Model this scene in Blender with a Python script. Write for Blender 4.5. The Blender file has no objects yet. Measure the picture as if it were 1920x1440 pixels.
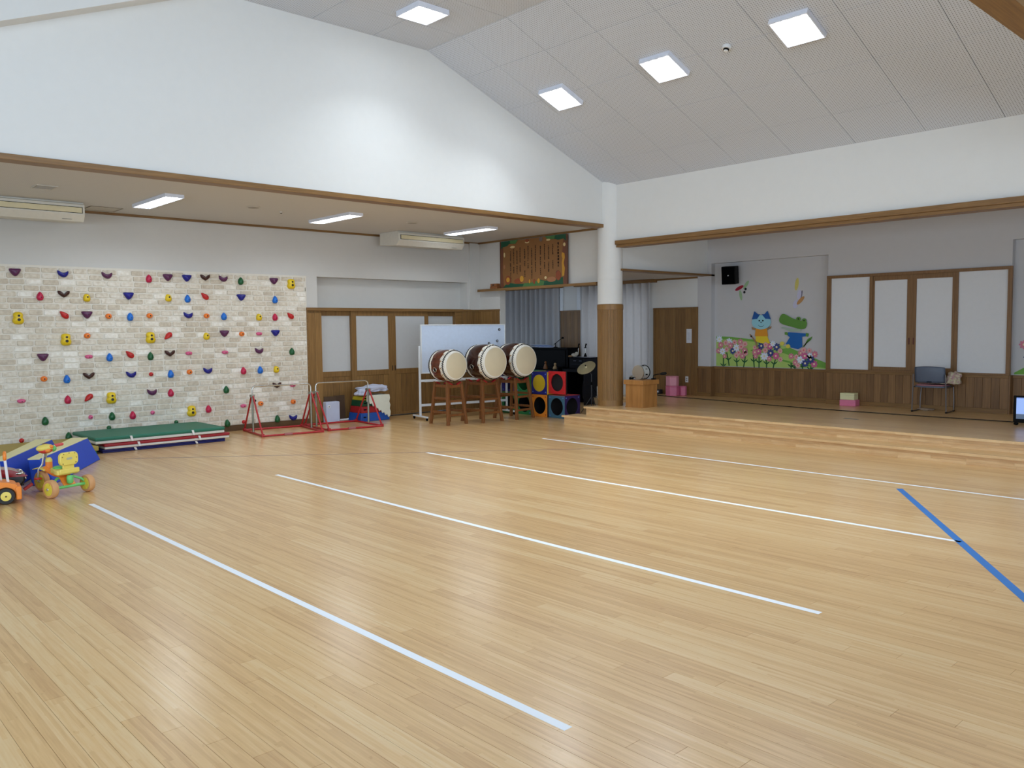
import bpy, math, random
from mathutils import Vector, Matrix, noise
PI = math.pi
S = bpy.context.scene
COL = S.collection
random.seed(7)

# ------------------------------------------------------------------ camera, world, light, exposure
cam = bpy.data.objects.new('camera', bpy.data.cameras.new('camera'))
COL.objects.link(cam)
cam.data.sensor_fit = 'HORIZONTAL'; cam.data.sensor_width = 36.0; cam.data.lens = 29.264
CY, CP, CR = math.radians(47.15338501), math.radians(3.75505711), math.radians(-0.60024009)
_f = Vector((math.cos(CY)*math.cos(CP), math.sin(CY)*math.cos(CP), -math.sin(CP)))
_r = _f.cross(Vector((0, 0, 1))).normalized(); _u = _r.cross(_f)
_r2 = math.cos(CR)*_r + math.sin(CR)*_u; _u2 = -math.sin(CR)*_r + math.cos(CR)*_u
CAM = Vector((0, 0, 1.65))
cam.matrix_world = Matrix(((_r2.x, _u2.x, -_f.x, CAM.x), (_r2.y, _u2.y, -_f.y, CAM.y), (_r2.z, _u2.z, -_f.z, CAM.z), (0, 0, 0, 1)))
cam.data.clip_end = 100
S.camera = cam

W = bpy.data.worlds.new('world'); S.world = W; W.use_nodes = True
W.node_tree.nodes['Background'].inputs[0].default_value = (0.62, 0.78, 1.0, 1)
W.node_tree.nodes['Background'].inputs[1].default_value = 1.0

S.view_settings.view_transform = 'Standard'; S.view_settings.look = 'None'
S.view_settings.gamma = 1.0; S.view_settings.use_curve_mapping = False
S.view_settings.exposure = 0.45
S.cycles.max_bounces = 10; S.cycles.diffuse_bounces = 6; S.cycles.glossy_bounces = 4
S.cycles.use_denoising = True; S.cycles.sample_clamp_indirect = 6.0

def daylight(name, loc, rot, sx, sy, power, col):
    l = bpy.data.lights.new(name, 'AREA'); l.shape = 'RECTANGLE'; l.size = sx; l.size_y = sy
    l.energy = power; l.color = col
    o = bpy.data.objects.new(name, l); COL.objects.link(o); o.location = loc; o.rotation_euler = rot
    return o
SKY = (0.74, 0.875, 1.0)
# daylight entering by the window openings of the front wall (behind the viewpoint) and of the left wall
daylight('daylight_front', (3.9, -4.05, 1.55), (PI/2, 0, 0), 15.0, 2.3, 235, SKY)
daylight('daylight_left', (-5.55, 4.2, 1.55), (PI/2, 0, -PI/2), 8.5, 2.3, 250, SKY)
# unseen clerestory, added to throw cool light on the gable and spare the alcove
daylight('added_gable_light', (1.0, 1.74, 4.6), (PI/2-.12, 0, 0), 9.6, 1.3, 135, SKY)
# daylight between the wing windows and their curtains
daylight('daylight_wing_window', (14.22, 11.8, 1.45), (PI/2, 0, PI/2), 2.0, 1.7, 7, (0.93, 0.97, 1.0))

# ------------------------------------------------------------------ materials
def lin(c):
    if isinstance(c, str):
        c = tuple(int(c[i:i+2], 16)/255 for i in (0, 2, 4))
    return tuple((x/12.92 if x <= 0.04045 else ((x+0.055)/1.055)**2.4) for x in c)
MATS = {}
def nt(name):
    m = bpy.data.materials.new(name); m.use_nodes = True
    n = m.node_tree.nodes; l = m.node_tree.links
    return m, n, l, n['Principled BSDF']
def setin(b, k, v):
    if k in b.inputs: b.inputs[k].default_value = v
def M(name, c, rough=0.5, metal=0.0, var=0.06, scale=18.0, bump=0.0, emit=0.0, spec=0.5, trans=0.0, coat=0.0):
    """plain material: colour with a faint procedural mottling"""
    if name in MATS: return MATS[name]
    m, n, l, b = nt(name)
    c = lin(c)
    setin(b, 'Roughness', rough); setin(b, 'Metallic', metal); setin(b, 'Specular IOR Level', spec); setin(b, 'Coat Weight', coat)
    g = n.new('ShaderNodeNewGeometry'); tx = n.new('ShaderNodeTexNoise'); tx.inputs['Scale'].default_value = scale; tx.inputs['Detail'].default_value = 3
    l.new(g.outputs['Position'], tx.inputs['Vector'])
    mx = n.new('ShaderNodeMix'); mx.data_type = 'RGBA'
    mx.inputs[6].default_value = (*[x*(1-var) for x in c], 1); mx.inputs[7].default_value = (*[min(1, x*(1+var)) for x in c], 1)
    l.new(tx.outputs['Fac'], mx.inputs[0]); l.new(mx.outputs[2], b.inputs['Base Color'])
    if bump:
        bp = n.new('ShaderNodeBump'); bp.inputs['Strength'].default_value = bump; bp.inputs['Distance'].default_value = 0.004
        l.new(tx.outputs['Fac'], bp.inputs['Height']); l.new(bp.outputs['Normal'], b.inputs['Normal'])
    if emit:
        setin(b, 'Emission Color', (*c, 1)); setin(b, 'Emission Strength', emit)
    if trans:
        tr = n.new('ShaderNodeBsdfTranslucent'); l.new(mx.outputs[2], tr.inputs['Color'])
        ms = n.new('ShaderNodeMixShader'); ms.inputs[0].default_value = trans
        l.new(b.outputs[0], ms.inputs[1]); l.new(tr.outputs[0], ms.inputs[2]); l.new(ms.outputs[0], n['Material Output'].inputs[0])
    MATS[name] = m
    return m
def wood(name, dark, light, axis='z', rough=0.45, fine=60.0, stretch=0.04, tint=0.35, coat=0.0, spec=0.4):
    """wood: grain stretched along one axis, each piece shifted by its own 'tint'"""
    if name in MATS: return MATS[name]
    m, n, l, b = nt(name)
    setin(b, 'Roughness', rough); setin(b, 'Coat Weight', coat); setin(b, 'Specular IOR Level', spec)
    g = n.new('ShaderNodeNewGeometry'); mp = n.new('ShaderNodeMapping'); mp.vector_type = 'POINT'
    mp.inputs['Scale'].default_value = tuple(stretch if a == axis else 1.0 for a in 'xyz')
    at = n.new('ShaderNodeAttribute'); at.attribute_name = 'tint'
    ad = n.new('ShaderNodeVectorMath'); ad.operation = 'MULTIPLY_ADD'; ad.inputs[1].default_value = (7.3, 3.1, 5.7)
    l.new(at.outputs['Fac'], ad.inputs[0]); l.new(g.outputs['Position'], ad.inputs[2])
    l.new(ad.outputs[0], mp.inputs['Vector'])
    tx = n.new('ShaderNodeTexNoise'); tx.inputs['Scale'].default_value = fine; tx.inputs['Detail'].default_value = 5; tx.inputs['Roughness'].default_value = 0.6
    l.new(mp.outputs[0], tx.inputs['Vector'])
    t2 = n.new('ShaderNodeMath'); t2.operation = 'MULTIPLY_ADD'; t2.inputs[1].default_value = tint; t2.inputs[2].default_value = -tint*0.5
    l.new(at.outputs['Fac'], t2.inputs[0])
    sm = n.new('ShaderNodeMath'); sm.operation = 'ADD'; sm.use_clamp = True
    l.new(tx.outputs['Fac'], sm.inputs[0]); l.new(t2.outputs[0], sm.inputs[1])
    rp = n.new('ShaderNodeValToRGB'); rp.color_ramp.elements[0].position = 0.2; rp.color_ramp.elements[1].position = 0.8
    rp.color_ramp.elements[0].color = (*lin(dark), 1); rp.color_ramp.elements[1].color = (*lin(light), 1)
    l.new(sm.outputs[0], rp.inputs[0]); l.new(rp.outputs[0], b.inputs['Base Color'])
    MATS[name] = m
    return m
def floor_mat(name, rough=0.27):
    """bamboo strip flooring: strips inside each plank, planks tinted one by one"""
    m, n, l, b = nt(name)
    g = n.new('ShaderNodeNewGeometry'); sp = n.new('ShaderNodeSeparateXYZ'); l.new(g.outputs['Position'], sp.inputs[0])
    at = n.new('ShaderNodeAttribute'); at.attribute_name = 'tint'
    def math_(op, a, bb=None, c=None):
        q = n.new('ShaderNodeMath'); q.operation = op
        for i, v in enumerate((a, bb, c)):
            if v is None: continue
            if isinstance(v, (int, float)): q.inputs[i].default_value = v
            else: l.new(v, q.inputs[i])
        return q.outputs[0]
    strip = math_('FLOOR', math_('DIVIDE', sp.outputs['X'], 0.0186))
    jit = n.new('ShaderNodeTexWhiteNoise'); jit.noise_dimensions = '1D'; l.new(strip, jit.inputs['W'])
    seg = math_('FLOOR', math_('ADD', math_('DIVIDE', sp.outputs['Y'], 0.95), math_('MULTIPLY', jit.outputs['Value'], 9.0)))
    cb = n.new('ShaderNodeCombineXYZ'); l.new(strip, cb.inputs[0]); l.new(seg, cb.inputs[1])
    wn = n.new('ShaderNodeTexWhiteNoise'); wn.noise_dimensions = '2D'; l.new(cb.outputs[0], wn.inputs['Vector'])
    mp = n.new('ShaderNodeMapping'); mp.inputs['Scale'].default_value = (1, 0.05, 1); l.new(g.outputs['Position'], mp.inputs['Vector'])
    tx = n.new('ShaderNodeTexNoise'); tx.inputs['Scale'].default_value = 90; tx.inputs['Detail'].default_value = 4; l.new(mp.outputs[0], tx.inputs['Vector'])
    kn = n.new('ShaderNodeTexNoise'); kn.inputs['Scale'].default_value = 26; kn.inputs['Detail'].default_value = 2
    mp2 = n.new('ShaderNodeMapping'); mp2.inputs['Scale'].default_value = (1, 0.45, 1); l.new(g.outputs['Position'], mp2.inputs['Vector']); l.new(mp2.outputs[0], kn.inputs['Vector'])
    v = math_('MULTIPLY', at.outputs['Fac'], 0.25)
    v = math_('MULTIPLY_ADD', wn.outputs['Value'], 0.22, v)
    v = math_('MULTIPLY_ADD', tx.outputs['Fac'], 0.46, v)
    knots = math_('MULTIPLY', math_('GREATER_THAN', kn.outputs['Fac'], 0.70), 0.12)
    v = math_('SUBTRACT', v, knots)
    rp = n.new('ShaderNodeValToRGB'); e = rp.color_ramp.elements
    e[0].position = 0.12; e[0].color = (*lin((0.75, 0.575, 0.37)), 1)
    e[1].position = 0.92; e[1].color = (*lin((0.92, 0.825, 0.645)), 1)
    mid = e.new(0.50); mid.color = (*lin((0.865, 0.71, 0.488)), 1)
    l.new(v, rp.inputs[0]); l.new(rp.outputs[0], b.inputs['Base Color'])
    setin(b, 'Roughness', 0.34); setin(b, 'Specular IOR Level', 0.5); setin(b, 'Coat Weight', 0.7); setin(b, 'Coat Roughness', rough)
    big = n.new('ShaderNodeTexNoise'); big.inputs['Scale'].default_value = 5.0; l.new(g.outputs['Position'], big.inputs['Vector'])
    bp = n.new('ShaderNodeBump'); bp.inputs['Strength'].default_value = 0.05; bp.inputs['Distance'].default_value = 0.01
    l.new(big.outputs['Fac'], bp.inputs['Height']); l.new(bp.outputs[0], b.inputs['Normal'])
    MATS[name] = m
    return m
def brick_mat():
    m, n, l, b = nt('whitewashed_brick')
    at = n.new('ShaderNodeAttribute'); at.attribute_name = 'tint'
    g = n.new('ShaderNodeNewGeometry'); tx = n.new('ShaderNodeTexNoise'); tx.inputs['Scale'].default_value = 22; tx.inputs['Detail'].default_value = 5
    l.new(g.outputs['Position'], tx.inputs['Vector'])
    sm = n.new('ShaderNodeMath'); sm.operation = 'MULTIPLY_ADD'; sm.inputs[1].default_value = 0.55
    l.new(tx.outputs['Fac'], sm.inputs[0])
    t2 = n.new('ShaderNodeMath'); t2.operation = 'MULTIPLY'; t2.inputs[1].default_value = 0.5; l.new(at.outputs['Fac'], t2.inputs[0]); l.new(t2.outputs[0], sm.inputs[2])
    rp = n.new('ShaderNodeValToRGB'); e = rp.color_ramp.elements
    e[0].position = 0.2; e[0].color = (*lin((0.66, 0.605, 0.53)), 1); e[1].position = 0.82; e[1].color = (*lin((0.94, 0.93, 0.90)), 1)
    q = e.new(0.5); q.color = (*lin((0.81, 0.77, 0.70)), 1)
    l.new(sm.outputs[0], rp.inputs[0]); l.new(rp.outputs[0], b.inputs['Base Color']); setin(b, 'Roughness', 0.75)
    return m
def perforated(name, c, pitch=0.03, rad=0.17, depth=0.45, ax=('X', 'Y')):
    """acoustic board: a grid of small drilled holes"""
    m, n, l, b = nt(name)
    c = lin(c)
    g = n.new('ShaderNodeNewGeometry'); sp = n.new('ShaderNodeSeparateXYZ'); l.new(g.outputs['Position'], sp.inputs[0])
    def mt(op, a, bb=None):
        q = n.new('ShaderNodeMath'); q.operation = op
        for i, v in enumerate((a, bb)):
            if v is None: continue
            if isinstance(v, (int, float)): q.inputs[i].default_value = v
            else: l.new(v, q.inputs[i])
        return q.outputs[0]
    def cell(o, p): return mt('SUBTRACT', mt('FRACT', mt('DIVIDE', o, p)), 0.5)
    u = cell(sp.outputs[ax[0]], pitch*0.935); v = cell(sp.outputs[ax[1]], pitch)
    d = mt('SQRT', mt('ADD', mt('MULTIPLY', u, u), mt('MULTIPLY', v, v)))
    h = mt('LESS_THAN', d, rad)
    mx = n.new('ShaderNodeMix'); mx.data_type = 'RGBA'; l.new(h, mx.inputs[0])
    mx.inputs[6].default_value = (*c, 1); mx.inputs[7].default_value = (*[x*(1-depth) for x in c], 1)
    at = n.new('ShaderNodeAttribute'); at.attribute_name = 'tint'
    l.new(mx.outputs[2], b.inputs['Base Color']); setin(b, 'Roughness', 0.85); setin(b, 'Specular IOR Level', 0.2)
    MATS[name] = m
    return m

white = M('white_wallpaper', (0.86, 0.865, 0.86), 0.85, var=0.02, scale=9, bump=0.05, spec=0.2)
oak = wood('oak_trim', (0.40, 0.285, 0.155), (0.575, 0.435, 0.25), 'x', 0.42)
oakY = wood('oak_trim_lengthwise', (0.40, 0.285, 0.155), (0.575, 0.435, 0.25), 'y', 0.42)
oakZ = wood('oak_panelling', (0.40, 0.285, 0.155), (0.575, 0.435, 0.25), 'z', 0.42)
oakZd = wood('oak_panelling_stage', (0.40, 0.285, 0.17), (0.555, 0.415, 0.26), 'z', 0.42)
oak_slat = wood('oak_slats', (0.47, 0.345, 0.19), (0.60, 0.455, 0.265), 'z', 0.42, tint=0.12)
pale = wood('laminated_maple', (0.78, 0.615, 0.42), (0.90, 0.775, 0.585), 'y', 0.33, fine=35, stretch=0.12, tint=0.28, spec=0.5)
FLOOR = floor_mat('bamboo_flooring', 0.22)
gapm = M('floor_joint', (0.33, 0.24, 0.15), 0.7)
ceil_m = perforated('perforated_ceiling_board', (0.80, 0.825, 0.865), 0.0303, 0.2, 0.62)
ceil_low = perforated('fine_ceiling_board', (0.80, 0.80, 0.80), 0.02, 0.16, 0.25)
BRICK = brick_mat()
mortar = M('mortar', (0.855, 0.835, 0.79), 0.85)
grey_cloth = M('grey_panel_paper', (0.73, 0.735, 0.735), 0.8, var=0.03)
black = M('black_gloss', (0.012, 0.012, 0.016), 0.5, spec=0.08)
blackm = M('black_matt', (0.03, 0.03, 0.034), 0.6, spec=0.12)
chrome = M('chrome', (0.78, 0.78, 0.76), 0.22, 1.0, var=0.02)
steel = M('painted_white_steel', (0.86, 0.88, 0.90), 0.35)
redp = M('red_paint', (0.66, 0.09, 0.12), 0.35)
amber = wood('stained_drum_stand_wood', (0.375, 0.225, 0.11), (0.55, 0.35, 0.18), 'z', 0.4)
whitep = M('white_plastic', (0.88, 0.89, 0.9), 0.4)

# ------------------------------------------------------------------ geometry helpers
class MB:
    def __init__(s): s.v = []; s.f = []; s.t = []
    def add(s, vs, fs, tint=0.5):
        o = len(s.v); s.v += [tuple(p) for p in vs]; s.f += [tuple(i+o for i in q) for q in fs]; s.t += [tint]*len(fs); return s
    def box(s, x0, x1, y0, y1, z0, z1, tint=0.5):
        vs = [(x, y, z) for z in (z0, z1) for y in (y0, y1) for x in (x0, x1)]
        return s.add(vs, [(0, 2, 3, 1), (4, 5, 7, 6), (0, 1, 5, 4), (2, 6, 7, 3), (0, 4, 6, 2), (1, 3, 7, 5)], tint)
    def rbox(s, c, size, rx=0, ry=0, rz=0, tint=0.5):
        R = Matrix.Rotation(rz, 3, 'Z') @ Matrix.Rotation(ry, 3, 'Y') @ Matrix.Rotation(rx, 3, 'X'); c = Vector(c); h = Vector(size)/2
        vs = [c + R @ Vector((x*h.x, y*h.y, z*h.z)) for z in (-1, 1) for y in (-1, 1) for x in (-1, 1)]
        return s.add(vs, [(0, 2, 3, 1), (4, 5, 7, 6), (0, 1, 5, 4), (2, 6, 7, 3), (0, 4, 6, 2), (1, 3, 7, 5)], tint)
    def prism(s, P, axis, lo, hi, tint=0.5):
        mp = {'x': lambda a, b, d: (d, a, b), 'y': lambda a, b, d: (a, d, b), 'z': lambda a, b, d: (a, b, d)}[axis]
        n = len(P); A = sum(P[i][0]*P[(i+1) % n][1]-P[(i+1) % n][0]*P[i][1] for i in range(n))
        if (A < 0) != (axis == 'y'): P = P[::-1]
        vs = [mp(a, b, lo) for a, b in P] + [mp(a, b, hi) for a, b in P]
        fs = [tuple(range(n))[::-1], tuple(range(n, 2*n))] + [(i, (i+1) % n, n+(i+1) % n, n+i) for i in range(n)]
        return s.add(vs, fs, tint)
    def hexa(s, A, B, tint=0.5):
        """two quads (bottom, top), counter-clockwise from above"""
        return s.add(list(A)+list(B), [(3, 2, 1, 0), (4, 5, 6, 7), (0, 1, 5, 4), (1, 2, 6, 5), (2, 3, 7, 6), (3, 0, 4, 7)], tint)
    def tube(s, pts, r, n=8, closed=False, tint=0.5):
        pts = [Vector(p) for p in pts]; k = len(pts); rs = r if isinstance(r, (list, tuple)) else [r]*k
        up = None; vs = []
        for i, p in enumerate(pts):
            if closed: d = pts[(i+1) % k]-pts[i-1]
            else: d = pts[min(i+1, k-1)]-pts[max(i-1, 0)]
            d.normalize()
            if up is None: up = Vector((0, 0, 1)) if abs(d.z) < 0.9 else Vector((1, 0, 0))
            a = d.cross(up)
            if a.length < 1e-5: a = d.cross(Vector((0, 1, 0)))
            a.normalize(); b = a.cross(d).normalized(); up = b
            vs += [p + rs[i]*(math.cos(2*PI*j/n)*a + math.sin(2*PI*j/n)*b) for j in range(n)]
        m = k if closed else k-1
        fs = [(i*n+j, i*n+(j+1) % n, ((i+1) % k)*n+(j+1) % n, ((i+1) % k)*n+j) for i in range(m) for j in range(n)]
        if not closed: fs += [tuple(range(n))[::-1], tuple((k-1)*n+j for j in range(n))]
        return s.add(vs, fs, tint)
    def cyl(s, a, b, r, n=12, tint=0.5): return s.tube([a, b], r, n, tint=tint)
    def lathe(s, prof, c=(0, 0, 0), axis='z', n=24, tint=0.5):
        mp = {'z': lambda a, b, h: (a, b, h), 'y': lambda a, b, h: (a, h, b), 'x': lambda a, b, h: (h, a, b)}[axis]
        vs = []
        for r, h in prof:
            for j in range(n):
                q = mp(r*math.cos(2*PI*j/n), r*math.sin(2*PI*j/n), h); vs.append((q[0]+c[0], q[1]+c[1], q[2]+c[2]))
        k = len(prof); fl = axis == 'y'
        fs = []
        for i in range(k-1):
            for j in range(n):
                q = (i*n+j, i*n+(j+1) % n, (i+1)*n+(j+1) % n, (i+1)*n+j); fs.append(q[::-1] if fl else q)
        c0 = tuple(range(n))[::-1]; c1 = tuple((k-1)*n+j for j in range(n))
        fs += [c0[::-1], c1[::-1]] if fl else [c0, c1]
        return s.add(vs, fs, tint)
    def ell(s, c, r, n=14, m=9, tint=0.5):
        if not isinstance(r, (tuple, list)): r = (r, r, r)
        prof = [(max(0.02, math.sin(PI*i/m)), -math.cos(PI*i/m)) for i in range(m+1)]
        o = len(s.v); s.lathe(prof, (0, 0, 0), 'z', n, tint)
        for i in range(o, len(s.v)):
            p = s.v[i]; s.v[i] = (p[0]*r[0]+c[0], p[1]*r[1]+c[1], p[2]*r[2]+c[2])
        return s
    def dome(s, P, depth, prof=((1, 0), (1.0, .35), (.86, .72), (.55, .94), (.2, 1)), c=(0, 0), fr=lambda a, b, d: (a, -d, b)):
        n = len(P); vs = []
        for k, d in prof: vs += [fr(c[0]+(a-c[0])*k, c[1]+(b-c[1])*k, d*depth) for a, b in P]
        fs = [(i*n+j, i*n+(j+1) % n, (i+1)*n+(j+1) % n, (i+1)*n+j) for i in range(len(prof)-1) for j in range(n)]
        fs.append(tuple((len(prof)-1)*n+j for j in range(n)))
        return s.add(vs, fs)
    def xform(s, R, t):
        t = Vector(t); s.v = [tuple(R @ Vector(p) + t) for p in s.v]; return s
    def mesh(s, name, mat, smooth=True):
        me = bpy.data.meshes.new(name); me.from_pydata(s.v, [], s.f); me.materials.append(mat)
        a = me.attributes.new('tint', 'FLOAT', 'FACE'); a.data.foreach_set('value', s.t)
        if smooth:
            me.polygons.foreach_set('use_smooth', [True]*len(me.polygons))
            try: me.set_sharp_from_angle(angle=0.62)
            except Exception: pass
        me.update(); return me
def obj(name, mb, mat, parent=None, bev=0.0, smooth=True, loc=None, rz=0.0, seg=2):
    o = bpy.data.objects.new(name, mb if isinstance(mb, bpy.types.Mesh) else mb.mesh(name, mat, smooth)); COL.objects.link(o)
    if parent is not None: o.parent = parent
    if loc is not None: o.location = loc
    if rz: o.rotation_euler = (0, 0, rz)
    if bev:
        b = o.modifiers.new('bevel', 'BEVEL'); b.width = bev; b.segments = seg; b.limit_method = 'ANGLE'; b.angle_limit = 0.7
    return o
def tag(o, label, cat, group=None):
    o['label'] = label; o['category'] = cat
    if group: o['group'] = group
    return o
def thing(name, label, cat, loc=(0, 0, 0), rz=0.0, group=None):
    o = bpy.data.objects.new(name, None); COL.objects.link(o); o.location = loc; o.rotation_euler = (0, 0, rz); o.empty_display_size = 0.1
    return tag(o, label, cat, group)
def hub(name, loc=(0, 0, 0)):
    o = bpy.data.objects.new(name, None); COL.objects.link(o); o.location = loc; o['kind'] = 'structure'; return o
def struct(name, mb, mat, parent=None, bev=0.0, smooth=False):
    o = obj(name, mb, mat, parent, bev, smooth)
    if parent is None: o['kind'] = 'structure'
    return o
def stuff(o): o['kind'] = 'stuff'; return o
def dup(root, loc, rz=None, label=None):
    r = root.copy(); COL.objects.link(r); r.location = loc
    if rz is not None: r.rotation_euler = (0, 0, rz)
    if label: r['label'] = label
    for ch in root.children:
        c = ch.copy(); COL.objects.link(c); c.parent = r
        for g in ch.children:
            d = g.copy(); COL.objects.link(d); d.parent = c
    return r
def arc(c, r, a0, a1, n, plane='xz', off=0.0):
    out = []
    for i in range(n+1):
        a = a0+(a1-a0)*i/n; p, q = c[0]+r*math.cos(a), c[1]+r*math.sin(a)
        out.append({'xz': (p, off, q), 'yz': (off, p, q), 'xy': (p, q, off)}[plane])
    return out
def circ(r, n=24, c=(0, 0), ry=None): return [(c[0]+r*math.cos(2*PI*i/n), c[1]+(ry or r)*math.sin(2*PI*i/n)) for i in range(n)]
def rrect(w, h, r, n=4, c=(0, 0)):
    P = []
    for cx, cy, a in ((w/2-r, h/2-r, 0), (-w/2+r, h/2-r, PI/2), (-w/2+r, -h/2+r, PI), (w/2-r, -h/2+r, 1.5*PI)):
        for i in range(n+1): P.append((c[0]+cx+r*math.cos(a+PI/2*i/n), c[1]+cy+r*math.sin(a+PI/2*i/n)))
    return P
def seen(p):
    d = Vector(p)-CAM; z = d.dot(_f)
    if z < 0.3: return False
    return abs(d.dot(_r2)/z) < 0.63 and abs(d.dot(_u2)/z) < 0.475

# ------------------------------------------------------------------ room shell
ZS, ZL = 0.28, 0.14        # stage top, lower step
# floor: slab with planks laid on it
fl = struct('floor', MB().box(-5.6, 14.6, -4.2, 16.4, -0.2, -0.012), gapm)
PW, PL = 0.0915, 1.82
cand = []
for i in range(-8, 163):
    x = 0.0085+i*PW
    off = (i*0.226 + (0.47*((i*7) % 5) if i % 9 == 0 else 0)) % PL
    ymax = 13.36 if x < 11.4 else 16.2
    y = -0.9-off
    while y < ymax:
        a, b = max(y, -0.9), min(y+PL, ymax)
        if b-a > 0.03: cand.append((x, a, b))
        y += PL
def near(c):
    x, a, b = c
    ok = any(seen((x, a+(b-a)*k, 0)) for k in (0, .25, .5, .75, 1))
    return (0 if ok else 1, (Vector((x, (a+b)/2, 0))-CAM).length)
cand.sort(key=near)
rest = MB()
def plank_mb(mb, x, a, b, tint, g=0.0006):
    return mb.box(x+g, x+PW-g, a+g, b-g, -0.012, 0.0, tint)
for k, (x, a, b) in enumerate(cand):
    t = random.random()
    if k < 300: obj('plank', plank_mb(MB(), x, a, b, t, 0.0006+.0007*max(0, 1-near((x, a, b))[1]/5.5)), FLOOR, fl, smooth=False)
    else: plank_mb(rest, x, a, b, t)
stuff(obj('far_planks', rest, FLOOR, fl, smooth=False))

# back wall of the alcove, with the recess over the doors, and the brick climbing panel
YB = 13.36
wb = MB().box(-5.6, 7.65, YB, YB+.36, 0, 3.62).box(7.65, 11.15, YB, YB+.36, 2.628, 3.62).box(7.65, 11.15, YB+.24, YB+.36, 0, 2.628).box(11.15, 11.6, YB, YB+.36, 0, 3.62).box(7.65, 11.15, YB+.10, YB+.24, 0, 2.05)
dimmed_paper = M('white_wallpaper_dimmed', (0.795, 0.79, 0.775), 0.85, var=0.02, scale=9, bump=0.05, spec=0.2)  # the white wallpaper greyed down: the alcove's dimness is put into its colour
wall_back = struct('wall_back', wb, dimmed_paper)
panel = obj('brick_panel', MB().box(-1.0, 7.425, YB-.022, YB, 0.1, 2.632), mortar, wall_back, smooth=False)
bricks = []
RH = 0.0866
for r in range(30):
    z0 = 0.105+r*RH; z1 = min(z0+RH-0.014, 2.63)
    if z1-z0 < 0.02: continue
    x = 2.45-random.random()*0.2
    while x < 7.42:
        L = random.choice((0.19, 0.2, 0.205, 0.215, 0.225)); x1 = min(x+L, 7.42)
        if x1-x > 0.03: bricks.append((x, x1-0.014, z0, z1))
        x = x1
bricks.sort(key=lambda q: (0 if q[1] > 2.62 else 1, q[0]))
def brick_mb(mb, q):
    x0, x1, z0, z1 = q; yb = YB-.022; d = 0.007+random.random()*0.005; j = lambda k=.004: random.random()*k
    c = .010+j(.012); e = .010+j(.010)
    A = [(x0+c, z0+j()), (x1-e, z0+j()), (x1-j(), z0+.010), (x1-j(), z1-.012), (x1-c, z1-j()), (x0+e, z1-j()), (x0+j(), z1-.012), (x0+j(), z0+.010)]
    mx, mz = (x0+x1)/2, (z0+z1)/2
    F = [(mx+(a-mx)*(1-.008/(x1-x0)), yb-d, mz+(b-mz)*.90) for a, b in A]; B = [(a, yb, b) for a, b in A]
    t = random.random(); t = t*0.42+0.25 if random.random() < 0.84 else 0.7+0.25*t
    return mb.add(B+F, [tuple(range(8, 16))]+[(k, (k+1) % 8, 8+(k+1) % 8, 8+k) for k in range(8)], t)
more = MB()
for k, q in enumerate(bricks):
    if k < 300: obj('brick', brick_mb(MB(), q), BRICK, panel, smooth=False)
    else: brick_mb(more, q)
stuff(obj('small_bricks', more, BRICK, panel, smooth=False))
struct('baseboard_back', MB().box(-5.6, 7.42, YB-.03, YB, 0, 0.1), wood('dark_baseboard', (0.30, 0.21, 0.13), (0.40, 0.30, 0.19), 'x'))

# sliding doors under the recess
def planks(parent, mat, a0, a1, z0, z1, d0, d1, axis, w=0.115, name='plank'):
    n = max(1, round((a1-a0)/w)); w = (a1-a0)/n
    for i in range(n):
        p, q = a0+i*w+.0015, a0+(i+1)*w-.0015; t = random.random()
        mb = MB().box(p, q, d0, d1, z0, z1, t) if axis == 'x' else MB().box(d0, d1, p, q, z0, z1, t)
        obj(name, mb, mat, parent, bev=0.002, smooth=False, seg=1)
d1 = hub('door_1', (9.2, YB, 0))
def L1(mb): return mb.xform(Matrix.Identity(3), (-9.2, -YB, 0))
fr = MB().box(7.41, 11.0, YB-.05, YB+.1, 2.02, 2.075).box(7.41, 7.44, YB-.03, YB+.1, 0, 2.02).box(10.80, 10.97, YB-.03, YB+.1, 0, 2.02)
obj('frame', L1(fr), oak, d1, 0.003, False)
post = obj('post_panel', L1(MB().box(7.44, 7.715, YB-.005, YB+.1, 0, 2.02)), oakZ, d1, smooth=False)
planks(post, oakZ, 7.44-9.2, 7.715-9.2, 0.02, 1.98, -.02, -.004, 'x', 0.13)
for k, (x0, x1, p0, p1, y) in enumerate(((7.712, 8.40, 7.722, 8.345, .05), (8.345, 9.278, 8.45, 9.165, .0), (9.278, 10.13, 9.336, 10.039, .0), (10.04, 10.81, 10.127, 10.80, .05))):
    ya, yb = YB+y, YB+y+.035
    leaf = MB()
    leaf.box(x0, p0, ya, yb, 0.02, 2.02).box(p1, x1, ya, yb, 0.02, 2.02).box(p0, p1, ya, yb, 1.931, 2.02).box(p0, p1, ya, yb, 0.815, 0.912).box(p0, p1, ya, yb, 0.02, 0.07)
    lo = obj('sliding_leaf', L1(leaf), oakZ, d1, 0.002, False)
    obj('panel', L1(MB().box(p0, p1, ya+.012, yb-.005, 0.912, 1.931)), grey_cloth, lo, smooth=False)
    planks(lo, oakZ, p0-9.2, p1-9.2, 0.07, 0.815, y+.008, y+.03, 'x')
    if k in (1, 2):
        xx = (x1-.03) if k == 1 else (x0+.03)
        obj('finger_pull', L1(MB().prism(rrect(.022, .1, .008, c=(xx, 0.93)), 'y', ya-.003, ya)), M('dark_bronze', (.2, .14, .09), .4), lo)

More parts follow.
